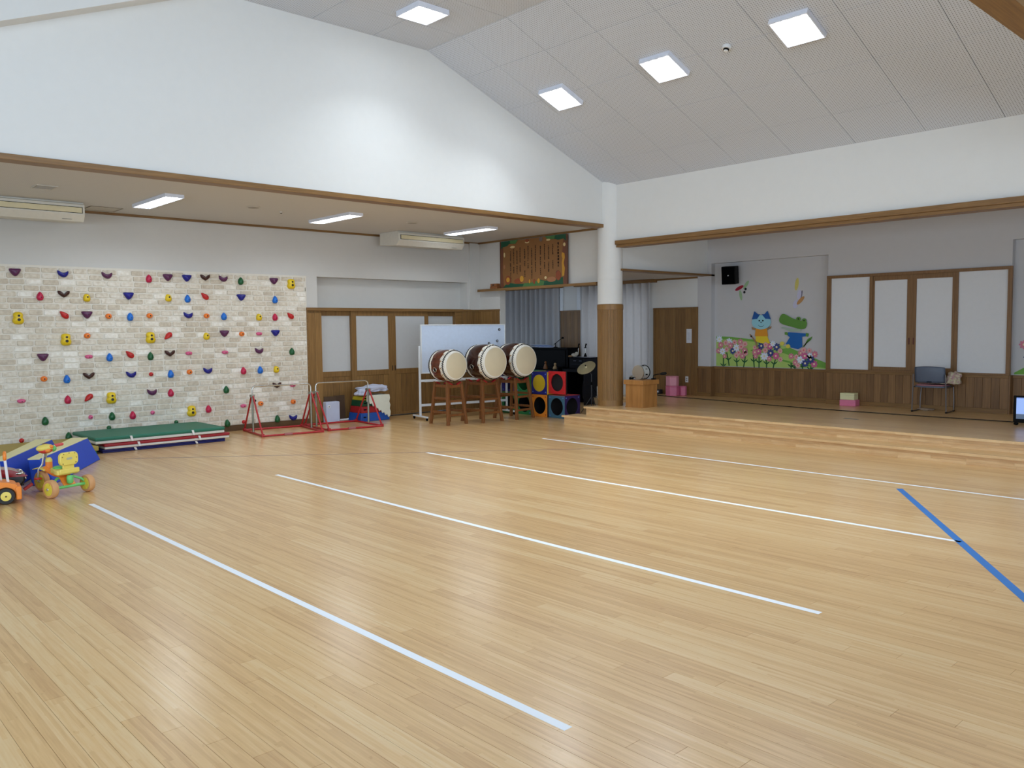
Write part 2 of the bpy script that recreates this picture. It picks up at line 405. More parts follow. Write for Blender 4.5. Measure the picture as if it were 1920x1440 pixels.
# corner wainscot and the sign wall
XS = 11.45
ws = MB().box(XS, XS+.15, 12.68, YB, 0, 3.62).box(XS, XS+.15, 9.72, 12.68, 2.475, 3.62)
wall_sign = struct('wall_sign', ws, dimmed_paper)
wn = obj('wainscot', MB().box(XS-.035, XS, 12.68, 13.35, 2.035, 2.066), oakY, wall_sign, smooth=False)
planks(wn, oakZ, 12.69, 13.35, 0, 2.035, XS-.025, XS, 'y', 0.11)
struct('wall_corner_pier', MB().box(11.2, XS, 13.31, YB, 2.066, 3.44), dimmed_paper)
cw = hub('trim_4'); planks(cw, oakZ, 10.975, 11.44, 0, 2.035, 13.325, 13.36, 'x', 0.11); obj('cap', MB().box(10.97, 11.44, 13.315, 13.36, 2.035, 2.07), oak, cw, smooth=False)
struct('trim_2', MB().box(-5.6, XS, YB-.03, YB, 3.425, 3.46), oak)
struct('trim_3', MB().box(XS-.03, XS, 9.86, YB-.03, 3.425, 3.46), oakY)
struct('ceiling_alcove', MB().box(-5.6, 11.6, 9.80, 13.58, 3.46, 3.6), ceil_low)

# gable wall above the alcove, its sloped projection, and the beam below
YG = 9.65; ZC = 5.61; XC = 7.37; XE = 11.28; ZE = 4.125; KS = (ZC-ZE)/(XE-XC)
g = MB().prism([(-5.6, 3.46), (11.45, 3.46), (11.45, 4.5), (XC, 6.0), (-5.6, 6.0)], 'y', YG, YG+.17)
wall_gable = struct('wall_gable', g, white)
obj('sloped_projection', MB().prism([(-5.6, 1.55+0.0), (-5.6, 5.99), (5.25, 5.99), (2.05, 4.69), (-1.0, 3.47), (-5.6, 3.47)][1:], 'y', YG-.25, YG), white, wall_gable, smooth=False)
struct('trim_1', MB().box(-5.6, 11.27, YG-.03, YG+.17, 3.40, 3.46), oak, bev=0.004)
# the like wall and beam over the viewpoint's own alcove
YF = 1.70
wf = MB().prism([(6.0, 3.46), (11.45, 3.46), (11.45, 4.5), (XC, 6.0), (6.0, 6.0)], 'y', YF-.17, YF).box(-5.6, 6.0, YF-.17, YF, 3.46, 3.9).box(-5.6, 6.0, YF-.17, YF, 5.3, 6.0).box(-5.6, -4.0, YF-.17, YF, 3.9, 5.3)  # its window opening is unseen, added for the gable light
struct('wall_front_gable', wf, white)
struct('trim_5', MB().box(-5.6, 11.27, YF-.175, YF, 3.40, 3.46), oak, bev=0.004)
struct('ceiling_front_alcove', MB().box(-5.6, 11.6, -4.2, YF-.16, 3.46, 3.6), ceil_low)

# ceiling: flat middle and the slope over the stage side, laid with perforated panels
ce = MB().box(-5.6, XC, YF-.1, YG+.1, ZC+.012, ZC+.1)
ce.prism([(XC, ZC+.012), (XE+.2, ZE+.012-KS*.2), (XE+.2, ZE+.1-KS*.2), (XC, ZC+.1)], 'y', YF-.1, YG+.1)
ceiling = struct('ceiling', ce, M('ceiling_joint', (0.62, 0.62, 0.62), 0.9))
ys = [YF]+[6.15+.915*k for k in range(-4, 4)]+[YG]; ys = [y for i, y in enumerate(ys) if i == 0 or y-ys[i-1] > .05]
xs_s = [XC, 8.06, 8.90, 9.74, 10.58, XE+.02]; xs_f = [2.8, 3.715, 4.63, 5.545, 6.46, XC]
G = 0.0028
for y0, y1 in zip(ys, ys[1:]):
    for x0, x1 in zip(xs_s, xs_s[1:]):
        q = lambda x: ZC-(x-XC)*KS
        mb = MB().prism([(x0+G, q(x0+G)), (x1-G, q(x1-G)), (x1-G, q(x1-G)+.012), (x0+G, q(x0+G)+.012)], 'y', y0+G, y1-G)
        obj('ceiling_panel', mb, ceil_m, ceiling, smooth=False)
    for x0, x1 in zip(xs_f, xs_f[1:]):
        obj('ceiling_panel', MB().box(x0+G, x1-G, y0+G, y1-G, ZC, ZC+.012), ceil_m, ceiling, smooth=False)

# stage opening header and its two-step beam
struct('wall_stage_header', MB().box(XE, XE+.17, YF-.2, YG-.08, 3.06, 4.2), white)
bm = MB().box(XE-.06, XE+.06, YF, 9.44, 3.095, 3.165).box(XE-.035, XE+.2, YF, 9.43, 3.05, 3.095)
struct('trim_6', bm, oakY, bev=0.003)

# column at the corner
col = hub('column', (11.35, 9.66, ZS))
CR0 = 0.22
obj('shaft', MB().lathe([(CR0, 2.075-ZS), (CR0, 2.503-ZS), (CR0-.003, 2.505-ZS), (CR0-.003, 2.509-ZS), (CR0, 2.511-ZS), (CR0, 4.4-ZS)], n=48), white, col)
obj('cap_ring', MB().lathe([(CR0, 1.975-ZS), (CR0+.012, 1.977-ZS), (CR0+.012, 2.06-ZS), (CR0, 2.075-ZS)], n=48), oak_slat, col)
sl = MB(); NS = 52
for i in range(NS):
    a0, a1, w = 2*PI*i/NS, 2*PI*(i+1)/NS, 2*PI/NS*0.09
    pr = [(CR0-.006, a0), (CR0+.004, a0+w), (CR0+.007, (a0+a1)/2), (CR0+.004, a1-w), (CR0-.006, a1)]
    vs = [(r*math.cos(a), r*math.sin(a), z) for z in (0.1, 1.975-ZS) for r, a in pr]
    sl.add(vs, [(j, j+1, j+6, j+5) for j in range(4)], random.random())
stuff(obj('slat_cladding', sl, oak_slat, col, smooth=False))
obj('core', MB().lathe([(CR0-.006, 0), (CR0-.006, 1.98-ZS)], n=48), oakZ, col)
obj('plinth', MB().lathe([(CR0+.004, 0), (CR0+.004, 0.1)], n=48), oak_slat, col)

# stage platform and step
XL, XN = 10.55, 10.90     # riser faces
st = MB().box(XN, 14.4, 1.2, 9.83, 0, ZS-.03).box(12.95, 14.4, 9.83, 11.0, 0, ZS-.03)
stage = struct('floor_stage', st, pale)
stl = obj('lower_step', MB().box(XL, XN, 1.2, 10.03, 0, ZL-.03), pale, stage, smooth=False)
def laminated(parent, x, z0, z1, y0, y1, name, rows=3):
    h = (z1-z0)/rows; mb = MB()
    for r in range(rows):
        y = y0-random.random()*.6
        while y < y1:
            e = y+random.uniform(.35, .9); a, b = max(y, y0), min(e, y1)
            if b-a > .01: mb.box(x-.006, x, a+.0006, b-.0006, z0+r*h+.0004, z0+(r+1)*h-.0004, random.random())
            y = e
    return stuff(obj(name, mb, pale, parent, smooth=False))
laminated(stage, XN, ZL, ZS-.03, 1.2, 9.83, 'riser_strips')
laminated(stl, XL, 0.0, ZL-.03, 1.2, 10.03, 'riser_strips')
def nosing(parent, x0, x1, z, y1):
    mb = MB(); y = 1.2
    while y < y1:
        e = min(y+random.uniform(.5, 1.1), y1); mb.box(x0, x1, y, e, z-.03, z, random.random()); y = e
    obj('nosing', mb, pale, parent, smooth=False)
nosing(stage, XN-.042, XN+.04, ZS, 9.86); nosing(stl, XL-.042, XL+.03, ZL, 10.06)
FLOOR2 = floor_mat('stage_flooring', 0.3)
def flooring(parent, x0, x1, y0, y1, z, name):
    mb = MB(); x = x0; i = 0
    while x < x1-.005:
        xe = min(x+PW, x1); y = y0-(i*.53 % PL)
        while y < y1:
            a, b = max(y, y0), min(y+PL, y1)
            if b-a > .01: mb.box(x+.0008, xe-.0008, a+.0008, b-.0008, z-.03, z, random.random())
            y += PL
        x = xe; i += 1
    stuff(obj(name, mb, FLOOR2, parent, smooth=False))
flooring(stage, XN+.04, 14.4, 1.2, 9.83, ZS, 'stage_planks'); flooring(stage, 12.95, 14.4, 9.83, 11.0, ZS, 'wing_planks'); flooring(stl, XL+.03, XN, 1.2, 10.03, ZL, 'step_planks')

# stage back wall: recessed mural walls, proud middle section, pilaster, bulkhead
XB, XR = 14.10, 14.22
sb = MB().box(XR, XR+.2, 0.6, 9.72, 0, 3.7).box(XB, XR, 4.11, 7.0, 0, 3.7).box(XB, XR, 9.40, 9.72, 0, 3.7).box(XB, XR, 0.6, 4.11, 2.92, 3.7).box(XB, XR, 7.0, 9.40, 2.90, 3.7)
wall_sb = struct('wall_stage_back', sb, M('stage_wallpaper', (0.77, 0.77, 0.78), 0.85, var=0.02, scale=9, spec=0.2))
wz = 0.875
def wains(x, y0, y1, left_return=None):
    w = obj('wainscot', MB().box(x-.03, x, y0, y1, wz-.045, wz).box(x-.022, x, y0, y1, ZS, ZS+.075), oakY, wall_sb, 0.002, False)
    planks(w, oakZd, y0, y1, ZS+.075, wz-.045, x-.014, x-.001, 'y', 0.118)
wains(XR, 7.0, 9.385); wains(XB, 4.11, 7.0); wains(XB, 9.40, 9.70); wains(XR, 1.2, 4.09)
obj('side_return', MB().box(XB-.014, XR, 9.385, 9.40, ZS, wz), oakZd, wall_sb, smooth=False)
obj('side_return', MB().box(XB-.014, XR, 4.09, 4.11, ZS, wz), oakZd, wall_sb, smooth=False)
# partition panels in the middle section
d3 = hub('door_3', (XB, 5.55, 0))
pan_m = M('stage_panel_paper', (0.84, 0.85, 0.865), 0.75, var=0.025)
def L3(mb): return mb.xform(Matrix.Identity(3), (-XB, -5.55, 0))
f3 = MB().box(XB-.05, XB, 4.09, 7.0, 2.475, 2.525).box(XB-.05, XB, 4.09, 7.0, .872, .90).box(XB-.05, XB, 6.925, 7.0, .9, 2.475).box(XB-.05, XB, 4.09, 4.15, .9, 2.475).box(XB-.05, XB, 6.19, 6.245, .9, 2.475).box(XB-.05, XB, 4.845, 4.89, .9, 2.475)
obj('frame', L3(f3), oakZd, d3, 0.003, False)
obj('fixed_panel', L3(MB().box(XB-.02, XB, 6.245, 6.925, .9, 2.475)), pan_m, d3, smooth=False)
obj('fixed_panel', L3(MB().box(XB-.02, XB, 4.15, 4.845, .9, 2.475)), pan_m, d3, smooth=False)
for y0, y1, p0, p1, hy in ((5.545, 6.19, 5.629, 6.164, 5.585), (4.89, 5.545, 4.935, 5.481, 5.513)):
    lf = MB().box(XB-.035, XB, y0, p0, .9, 2.475).box(XB-.035, XB, p1, y1, .9, 2.475).box(XB-.035, XB, p0, p1, 2.40, 2.475).box(XB-.035, XB, p0, p1, .9, .958)
    lo = obj('sliding_leaf', L3(lf), oakZd, d3, 0.002, False)
    obj('panel', L3(MB().box(XB-.022, XB-.002, p0, p1, .958, 2.40)), pan_m, lo, smooth=False)
    obj('finger_pull', L3(MB().prism(rrect(.022, .11, .008, c=(hy, 1.39)), 'x', XB-.039, XB-.035)), M('red_brown_pull', (.33, .14, .09), .4), lo)

# side header over the wing, wing walls and ceiling
struct('wall_stage_side', MB().box(XE+.14, XR, 9.49, 9.60, 2.69, 3.7), white)
struct('trim_7', MB().box(XE+.1, XR, 9.40, 9.62, 2.655, 2.69), oak)
struct('ceiling_stage', MB().box(XE+.1, 14.5, 0.6, 9.5, 3.6, 3.7), ceil_low)
struct('ceiling_wing', MB().box(XS+.15, 14.5, 9.5, 16.4, 2.662, 2.8), ceil_low)
ww = MB().box(XB, 14.5, 9.72, 10.85, 0, 2.7).box(XB+.25, 14.5, 10.85, 16.4, 0, 2.7).box(XB, XB+.25, 12.80, 13.55, 0, 2.7).box(XB, XB+.25, 15.9, 16.4, 0, 2.7)
ww.box(XB, XB+.25, 10.85, 10.98, .5, 2.4).box(XB, XB+.25, 10.85, 12.8, 0, .5).box(XB, XB+.25, 13.55, 15.9, 0, .5).box(11.6, 14.5, 16.2, 16.4, 0, 2.7).box(XB, XB+.25, 10.85, 12.8, 2.4, 2.7).box(XB, XB+.25, 13.55, 15.9, 2.4, 2.7)
wall_wing = struct('wall_wing', ww, white)
w2 = obj('wainscot', MB().box(XB-.03, XB, 12.85, 13.50, 2.035, 2.07), oakY, wall_wing, smooth=False)
planks(w2, oakZ, 12.85, 13.50, 0, 2.035, XB-.02, XB-.001, 'y', 0.11)
obj('window_casing', MB().box(XB-.04, XB, 13.40, 13.50, 2.07, 2.6), steel, wall_wing, smooth=False)
obj('window_casing', MB().box(XB-.04, XB, 12.85, 12.95, 2.07, 2.6), steel, wall_wing, smooth=False)
struct('trim_8', MB().box(XB-.03, XB, 9.72, 10.72, 2.627, 2.662), oakY)
glass = M('window_glass', (0.8, 0.85, 0.9), 0.1)
for k, (y0, y1) in enumerate(((10.98, 12.8), (13.55, 15.9))):
    wdw = hub('window_%d' % (k+1), (XB+.15, (y0+y1)/2, .5))
    hw = (y1-y0)/2
    fm = MB().box(0, .05, -hw, hw, 0, .05).box(0, .05, -hw, hw, 1.85, 1.9).box(0, .05, -hw, -hw+.05, .05, 1.85).box(0, .05, hw-.05, hw, .05, 1.85).box(0, .05, -.03, .03, .05, 1.85)
    obj('frame', fm, M('aluminium', (.6, .61, .62), .4, .8), wdw, smooth=False)
    for s in (-1, 1): obj('pane', MB().box(.02, .03, min(s*.03, s*(hw-.05)), max(s*.03, s*(hw-.05)), .05, 1.85), glass, wdw, smooth=False)
# plain wooden door in the wing
d2 = hub('door_2', (XB, 10.25, ZS))
obj('frame', MB().box(-.035, 0, -.55, .55, 2.03-ZS, 2.06-ZS).box(-.03, 0, .5, .55, 0, 2.03-ZS).box(-.03, 0, -.55, -.5, 0, 2.03-ZS), oakZ, d2, 0.002, False)
planks(d2, oakZ, -.5, .5, 0.0, 2.03-ZS, -.02, -.001, 'y', 0.125)

# walls out of view that close the room: front wall with a long window band, left wall with another
fw = MB().box(-5.6, 14.5, -4.2, -4.12, 0, .4).box(-5.6, 14.5, -4.2, -4.12, 2.7, 3.6).box(-5.6, -3.6, -4.2, -4.12, .4, 2.7).box(11.4, 14.5, -4.2, -4.12, .4, 2.7)
struct('wall_front', fw, white)
lw = MB().box(-5.7, -5.6, -4.2, 13.5, 0, .4).box(-5.7, -5.6, -4.2, 13.5, 2.7, 6.0).box(-5.7, -5.6, -4.2, 0, .4, 2.7).box(-5.7, -5.6, 8.4, 13.5, .4, 2.7)
struct('wall_left', lw, white)
struct('wall_right', MB().box(14.4, 14.5, -4.2, .7, 0, 3.7).box(11.6, 14.4, .5, .6, 0, 3.7).box(11.5, 11.6, -4.2, .6, 0, 3.7), white)

# ------------------------------------------------------------------ ceiling lamps
lampm = M('lamp_tube', (0.95, 0.98, 1.0), 0.5, emit=9.0, var=0.0)
refl = M('lamp_reflector', (0.80, 0.84, 0.88), 0.3, var=0.02)
hous = M('lamp_housing', (0.86, 0.88, 0.93), 0.4)
def lamp_light(parent, sx, sy, z, power, spread):
    l = bpy.data.lights.new('lamp_light', 'AREA'); l.shape = 'RECTANGLE'; l.size = sx; l.size_y = sy; l.energy = power; l.spread = math.radians(spread); l.color = (0.87, 0.94, 1.0)
    o = bpy.data.objects.new('lamp_light', l); COL.objects.link(o); o.parent = parent; o.location = (0, 0, z)
def square_lamp(x, y, slope, label):
    ang = math.atan(KS) if slope else 0.0
    z = ZC-(x-XC)*KS if slope else ZC
    o = thing('ceiling_lamp', label, 'lamp', (x, y, z), 0, 'square ceiling lamps'); o.rotation_euler = (0, ang, 0)
    h = 0.235; d = 0.062
    obj('housing', MB().box(-h, h, -h, -h+.012, -d, 0).box(-h, h, h-.012, h, -d, 0).box(-h, -h+.012, -h+.012, h-.012, -d, 0).box(h-.012, h, -h+.012, h-.012, -d, 0), hous, o, smooth=False)
    obj('reflector', MB().box(-h+.012, h-.012, -h+.012, h-.012, -.022, -.002), refl, o, smooth=False)
    for s in (-1, 1):
        pts = [(-h+.05, s*.11-.05, -.036), (h-.10, s*.11-.05, -.036)]
        pts += [(h-.10+.05*math.sin(a), s*.11-.05*math.cos(a), -.036) for a in (PI*.25, PI*.5, PI*.75)] + [(h-.10, s*.11+.05, -.036), (-h+.05, s*.11+.05, -.036)]
        obj('tube', MB().tube(pts, 0.022, 8), lampm, o)
    lamp_light(o, .38, .38, -.064, 12.5, 115)
    return o
L = 'square fluorescent lamp on the '
for i, y in enumerate((8.51, 6.67, 4.83, 2.55)):
    square_lamp(8.925, y, True, L + ('sloped ceiling, farthest, above the column side', 'sloped ceiling, middle one of three in view', 'sloped ceiling, nearest, beside the smoke detector', 'sloped ceiling, out of view on the right')[i])
square_lamp(6.445, 8.51, False, L+'flat ceiling beside the gable wall')
for i, y in enumerate((6.67, 4.83, 2.99)):
    square_lamp(6.445, y, False, L+('flat ceiling, second from gable wall', 'flat ceiling, third from gable wall', 'flat ceiling, fourth from gable wall')[i])
def long_lamp(x, label, y0=11.06, y1=12.29):
    o = thing('long_ceiling_lamp', label, 'lamp', (x, (y0+y1)/2, 3.46), 0, 'long alcove lamps')
    hy = (y1-y0)/2; hx = .125
    obj('housing', MB().box(-hx, -hx+.012, -hy, hy, -.045, 0).box(hx-.012, hx, -hy, hy, -.045, 0).box(-hx+.012, hx-.012, -hy, -hy+.012, -.045, 0).box(-hx+.012, hx-.012, hy-.012, hy, -.045, 0), hous, o, smooth=False)
    obj('reflector', MB().box(-hx+.012, hx-.012, -hy+.012, hy-.012, -.018, -.002), refl, o, smooth=False)
    for s in (-1, 1): obj('tube', MB().cyl((s*.055, -hy+.05, -.026), (s*.055, hy-.03, -.026), .02, 8), lampm, o)
    lamp_light(o, .2, 1.1, -.048, 11, 150)
long_lamp(4.28, 'long fluorescent lamp on the alcove ceiling, nearest, above the brick wall')
long_lamp(7.04, 'long fluorescent lamp on the alcove ceiling, middle one, above the sliding doors')
long_lamp(9.83, 'long fluorescent lamp on the alcove ceiling, beside the whole air conditioner')
def disc(name, label, cat, c, r, h, mat, rot=0.0):
    o = thing(name, label, cat, c); o.rotation_euler = (0, rot, 0)
    obj('base', MB().lathe([(r*.96, 0), (r, -h*.3), (r*.9, -h)][::-1], n=24), mat, o)
    return o
offw = M('off_white_plastic', (0.74, 0.72, 0.68), 0.5)
sd = disc('smoke_detector', 'round white smoke detector on the sloped ceiling', 'detector', (8.913, 5.74, ZC-(8.913-XC)*KS), .055, .04, whitep, math.atan(KS))
obj('sensor', MB().lathe([(.026, -.062), (.036, -.05), (.036, -.036)], n=20), blackm, sd)
obj('sensor_cap', MB().lathe([(.018, -.07), (.028, -.06)], n=16), whitep, sd)
a = disc('ceiling_speaker', 'round flush ceiling speaker between the first two alcove lamps', 'speaker', (5.575, 11.48, 3.46), .10, .012, offw)
obj('grille', MB().lathe([(.075, -.015), (.08, -.012)], n=24), M('grille_beige', (.6, .58, .54), .6), a)
a = disc('ceiling_speaker', 'round flush ceiling speaker before the whole air conditioner', 'speaker', (8.40, 11.48, 3.46), .10, .012, offw)
obj('grille', MB().lathe([(.075, -.015), (.08, -.012)], n=24), M('grille_beige', (.6, .58, .54), .6), a)
a = disc('heat_sensor', 'tiny dark sensor on the alcove ceiling near the middle lamp', 'sensor', (6.114, 11.68, 3.46), .03, .02, offw)
obj('eye', MB().lathe([(.012, -.028), (.018, -.02)], n=12), blackm, a)
a = thing('ceiling_vent', 'recessed rectangular vent in the alcove ceiling above the left air conditioner', 'vent', (2.86, 11.51, 3.46))
obj('frame', MB().box(-.12, .12, -.15, -.135, -.01, 0).box(-.12, .12, .135, .15, -.01, 0).box(-.12, -.105, -.135, .135, -.01, 0).box(.105, .12, -.135, .135, -.01, 0), offw, a, smooth=False)
obj('backing', MB().box(-.105, .105, -.135, .135, -.004, 0), M('vent_backing', (.58, .55, .5), .7), a, smooth=False)
for i in range(6): obj('slat', MB().rbox((0, -.11+i*.044, -.006), (.2, .022, .004), rx=.4), offw, a, smooth=False)
a = thing('access_hatch', 'square access hatch in the alcove ceiling beside the left air conditioner', 'hatch', (3.98, 13.0, 3.46))
obj('frame', MB().box(-.22, .22, -.22, -.205, -.006, 0).box(-.22, .22, .205, .22, -.006, 0).box(-.22, -.205, -.205, .205, -.006, 0).box(.205, .22, -.205, .205, -.006, 0), M('hatch_frame', (.5, .46, .4), .5), a, smooth=False)
obj('lid', MB().box(-.2, .2, -.2, .2, -.004, 0), offw, a, smooth=False)
# air conditioners hung under the alcove ceiling
acm = M('aircon_cream', (0.83, 0.82, 0.78), 0.45)
def aircon(x0, x1, label):
    xc = (x0+x1)/2; w = (x1-x0)/2
    o = thing('air_conditioner', label, 'air conditioner', (xc, 12.54, 3.46), 0, 'alcove air conditioners')
    pr = [(0, -.03), (0, -.17), (.07, -.262), (.61, -.225), (.61, 0), (.04, 0), (.04, -.022)]
    obj('body', MB().prism([(a, b) for a, b in pr], 'x', -w, w), acm, o, 0.008, False)
    obj('outlet', MB().box(-w+.04, w-.03, -.004, .0, -.152, -.068), blackm, o, smooth=False)
    obj('louver', MB().box(-w+.05, w-.04, -.012, -.004, -.146, -.076), M('louver_cream', (.84, .80, .66), .5), o, smooth=False)
    obj('badge', MB().rbox((w-.22, .045, -.233), (.12, .004, .014), rx=-.92), M('badge_grey', (.6, .6, .58), .5), o, smooth=False)
aircon(8.87, 10.41, 'cream ceiling air conditioner, seen whole, above the sliding doors')
aircon(2.07, 3.61, 'cream ceiling air conditioner above the brick wall, cut by the left edge')

# ------------------------------------------------------------------ climbing holds
HOLDS = [
"tp 2.89 2.52;bn 3.50 2.52;bp 4.10 2.52;ec 4.71 2.49;tp 5.00 2.52;tn 5.30 2.52;vw 5.60 2.54;bp 5.90 2.53;eg 6.20 2.50;tp 6.80 2.52;8y 7.12 2.48",
"ec 3.19 2.19;vw 3.50 2.23;yy 3.81 2.18;tn 4.40 2.22;yy 5.00 2.20;eb 5.30 2.19;lr 5.59 2.23;tn 6.20 2.23;eb 6.81 2.20",
"8y 2.90 1.88;lr 3.50 1.92;tp 3.80 1.93;oo 4.10 1.91;eb 4.41 1.90;oo 4.70 1.92;bn 5.30 1.93;oo 5.60 1.92;eb 5.89 1.91;yy 6.51 1.90;ec 6.80 1.90;lr 7.10 1.92",
"8y 3.50 1.57;oo 3.79 1.62;8y 4.70 1.58;Lr 4.98 1.61;yy 5.59 1.59;tp 5.89 1.63;oo 6.19 1.62;kk 6.50 1.62;tn 6.80 1.63",
"tp 3.19 1.32;kk 3.80 1.31;eb 4.09 1.29;lr 4.39 1.32;eg 4.69 1.29;vw 4.99 1.33;kk 5.29 1.32;kk 5.89 1.32;bp 6.49 1.33;eg 7.10 1.30",
"oo 3.19 1.01;eb 3.49 0.99;vw 3.79 1.03;bn 4.39 1.02;sr 4.69 1.01;eb 4.99 1.00;oo 5.29 1.02;bn 5.59 1.03;ec 6.20 1.00;eb 6.50 1.00;yy 6.80 1.00",
"kk 2.89 0.71;ec 3.49 0.69;Lr 3.78 0.71;8y 4.09 0.68;bp 4.69 0.73;ec 4.98 0.70;eg 5.89 0.70;vw 6.80 0.73;kk 7.10 0.71",
"eg 3.18 0.40;sk 3.79 0.41;eg 4.09 0.40;ec 4.39 0.39;sk 4.69 0.41;8y 5.30 0.39;ec 5.58 0.40;kk 6.18 0.41;oo 6.49 0.43;oo 7.10 0.42",
"sr 2.87 0.15;eg 3.48 0.15;sg 4.04 0.23;sg 5.05 0.23;eg 5.89 0.14;sr 6.18 0.14;eg 6.79 0.14;bn 7.09 0.14"]
HC = {'p': ('plum', (.34, .13, .30)), 'n': ('navy blue', (.06, .07, .50)), 'c': ('crimson', (.74, .08, .27)), 'w': ('dark brown', (.24, .10, .07)), 'g': ('dark green', (.04, .34, .17)),
      'y': ('yellow', (.88, .75, .10)), 'b': ('bright blue', (.05, .42, .80)), 'r': ('red', (.74, .10, .10)), 'o': ('orange', (.93, .48, .16)), 'k': ('pink', (.82, .35, .52))}
def smooth_poly(P, n=28):
    """closed Catmull-Rom through the points"""
    k = len(P); out = []
    for i in range(k):
        p0, p1, p2, p3 = P[i-1], P[i], P[(i+1) % k], P[(i+2) % k]; m = max(2, n//k)
        for j in range(m):
            t = j/m
            out.append(tuple(0.5*(2*p1[a]+(p2[a]-p0[a])*t+(2*p0[a]-5*p1[a]+4*p2[a]-p3[a])*t*t+(3*p1[a]-p0[a]-3*p2[a]+p3[a])*t**3) for a in (0, 1)))
    return out
HS = {
 't': ('wedge-shaped', smooth_poly([(-.074, .045), (0, .052), (.074, .045), (.045, -.02), (.012, -.052), (-.012, -.052), (-.045, -.02)], 28), .07, (0, .012)),
 'b': ('crescent', smooth_poly([(-.07, .048), (-.035, .030), (0, .018), (.035, .024), (.072, .042), (.068, -.008), (.03, -.046), (-.02, -.042), (-.062, -.004)], 36), .06, (0, -.008)),
 'e': ('egg-shaped', smooth_poly([(0, .066), (.030, .035), (.045, -.012), (.030, -.052), (0, -.060), (-.030, -.052), (-.045, -.012), (-.030, .035)], 32), .06, (0, -.01)),
 'v': ('boomerang', smooth_poly([(-.078, .042), (-.045, .040), (0, .004), (.045, .040), (.078, .042), (.068, -.002), (.012, -.046), (-.012, -.046), (-.068, -.002)], 36), .06, (0, -.008)),
 'l': ('teardrop', smooth_poly([(-.060, .060), (-.005, .046), (.045, .015), (.052, -.032), (.020, -.052), (-.028, -.030), (-.052, .015)], 28), .055, (.008, 0)),
 '8': ('two-holed', smooth_poly([(0, .088), (.050, .074), (.062, .035), (.056, .010), (.072, -.035), (.050, -.080), (0, -.088), (-.050, -.080), (-.072, -.035), (-.056, .010), (-.062, .035), (-.050, .074)], 36), .075, (0, 0)),
 'y': ('ear-shaped', smooth_poly([(-.01, .060), (.030, .040), (.046, -.004), (.036, -.048), (0, -.058), (-.040, -.046), (-.050, -.006), (-.038, .040)], 32), .055, (0, 0)),
 'o': ('round doughnut', circ(.044, 28, ry=.04), .055, (0, 0)),
 'k': ('oval knob', smooth_poly([(-.052, .012), (-.02, .028), (.022, .028), (.052, .014), (.048, -.016), (.01, -.028), (-.035, -.022)], 28), .045, (0, 0)),
 's': ('small round', circ(.032, 20), .04, (0, 0))}
HS['L'] = ('drooping teardrop', [(a, -b) for a, b in HS['l'][1]][::-1], .055, (.008, 0))
bolt_m = M('bolt_shadow', (0.05, 0.04, 0.04), 0.5)
ORD = ['first', 'second', 'third', 'fourth', 'fifth', 'sixth', 'seventh', 'eighth', 'ninth', 'tenth', 'eleventh', 'twelfth']
ROWN = ['top row', 'second row down', 'third row down', 'fourth row down', 'fifth row down', 'sixth row down', 'seventh row down', 'second lowest row', 'bottom row']
ROWN[7] = 'second lowest row'
hold_mesh = {}; bolt_mesh = {}
for ri, row in enumerate(HOLDS):
    items = [h.split() for h in row.split(';')]; cnt = {}
    for h in items: cnt[h[0]] = cnt.get(h[0], 0)+1
    done = {}
    for code, x, z in items:
        kind, colr = code[0], code[1]; shp, P, dep, cc = HS[kind]; cn, rgb = HC[colr]
        done[code] = done.get(code, 0)+1
        lab = '%s %s climbing hold in the %s of the brick wall' % (cn, shp, ROWN[ri])
        if cnt[code] > 1: lab = '%s of %s %s %s climbing holds from the left, %s' % (ORD[done[code]-1], ['', '', 'two', 'three'][cnt[code]], cn, shp, ROWN[ri])
        if code not in hold_mesh:
            hold_mesh[code] = MB().dome(P, dep, c=cc).mesh('hold', M('hold_'+cn.replace(' ', '_'), rgb, 0.38))
        if kind not in bolt_mesh:
            b = MB()
            if kind == '8': spots = ((0, .034, .016), (0, -.022, .021))
            elif kind == 'y': spots = ((0, .012, .013),)
            elif kind == 'o': spots = ((0, 0, .011),)
            else: spots = ((cc[0]+.004, cc[1]-.004, .007),)
            for sx, sz, sr in spots: b.lathe([(sr, -dep*1.02), (sr, -dep*.7)], (sx, 0, sz), 'y', 12)
            bolt_mesh[kind] = b.mesh('bolt', bolt_m)
        o = thing('climbing_hold', lab, 'climbing hold', (float(x), YB-.027, float(z)), 0, 'climbing holds on the brick wall')
        obj('grip', hold_mesh[code], None, o); obj('bolt_hole', bolt_mesh[kind], None, o)

# ------------------------------------------------------------------ floor markings
wt = M('white_tape', (0.94, 0.965, 1.0), 0.45, var=.02); bt = M('blue_tape', (0.17, 0.46, 0.76), 0.4); nv = M('navy_tape', (0.20, 0.22, 0.40), 0.5)
def tape(name, p, q, w, m, label):
    p, q = Vector((*p, 0)), Vector((*q, 0)); d = (q-p); ln = d.length
    o = obj(name, MB().box(-ln/2, ln/2, -w/2, w/2, 0.0002, 0.0008), m, smooth=False, loc=(p+q)/2, rz=math.atan2(d.y, d.x)); tag(o, label, 'tape', 'tape lines on the floor'); return o
tape('tape_line', (2.43, 8.65), (2.43, 2.30), .048, wt, 'white tape line on the floor, nearest of the four parallel lines')
tape('tape_line', (4.485, 8.86), (4.485, 2.245), .048, wt, 'white tape line on the floor, second nearest of the four parallel lines')
tape('tape_line', (6.74, 8.97), (6.74, 2.26), .048, wt, 'white tape line on the floor ending at the blue tape line')
tape('tape_line', (8.83, 8.85), (8.80, 1.6), .042, wt, 'white tape line on the floor closest to the stage steps')
tape('tape_line', (8.53, 3.45), (5.2, 1.25), .062, bt, 'blue tape line running diagonally at the right of the floor')
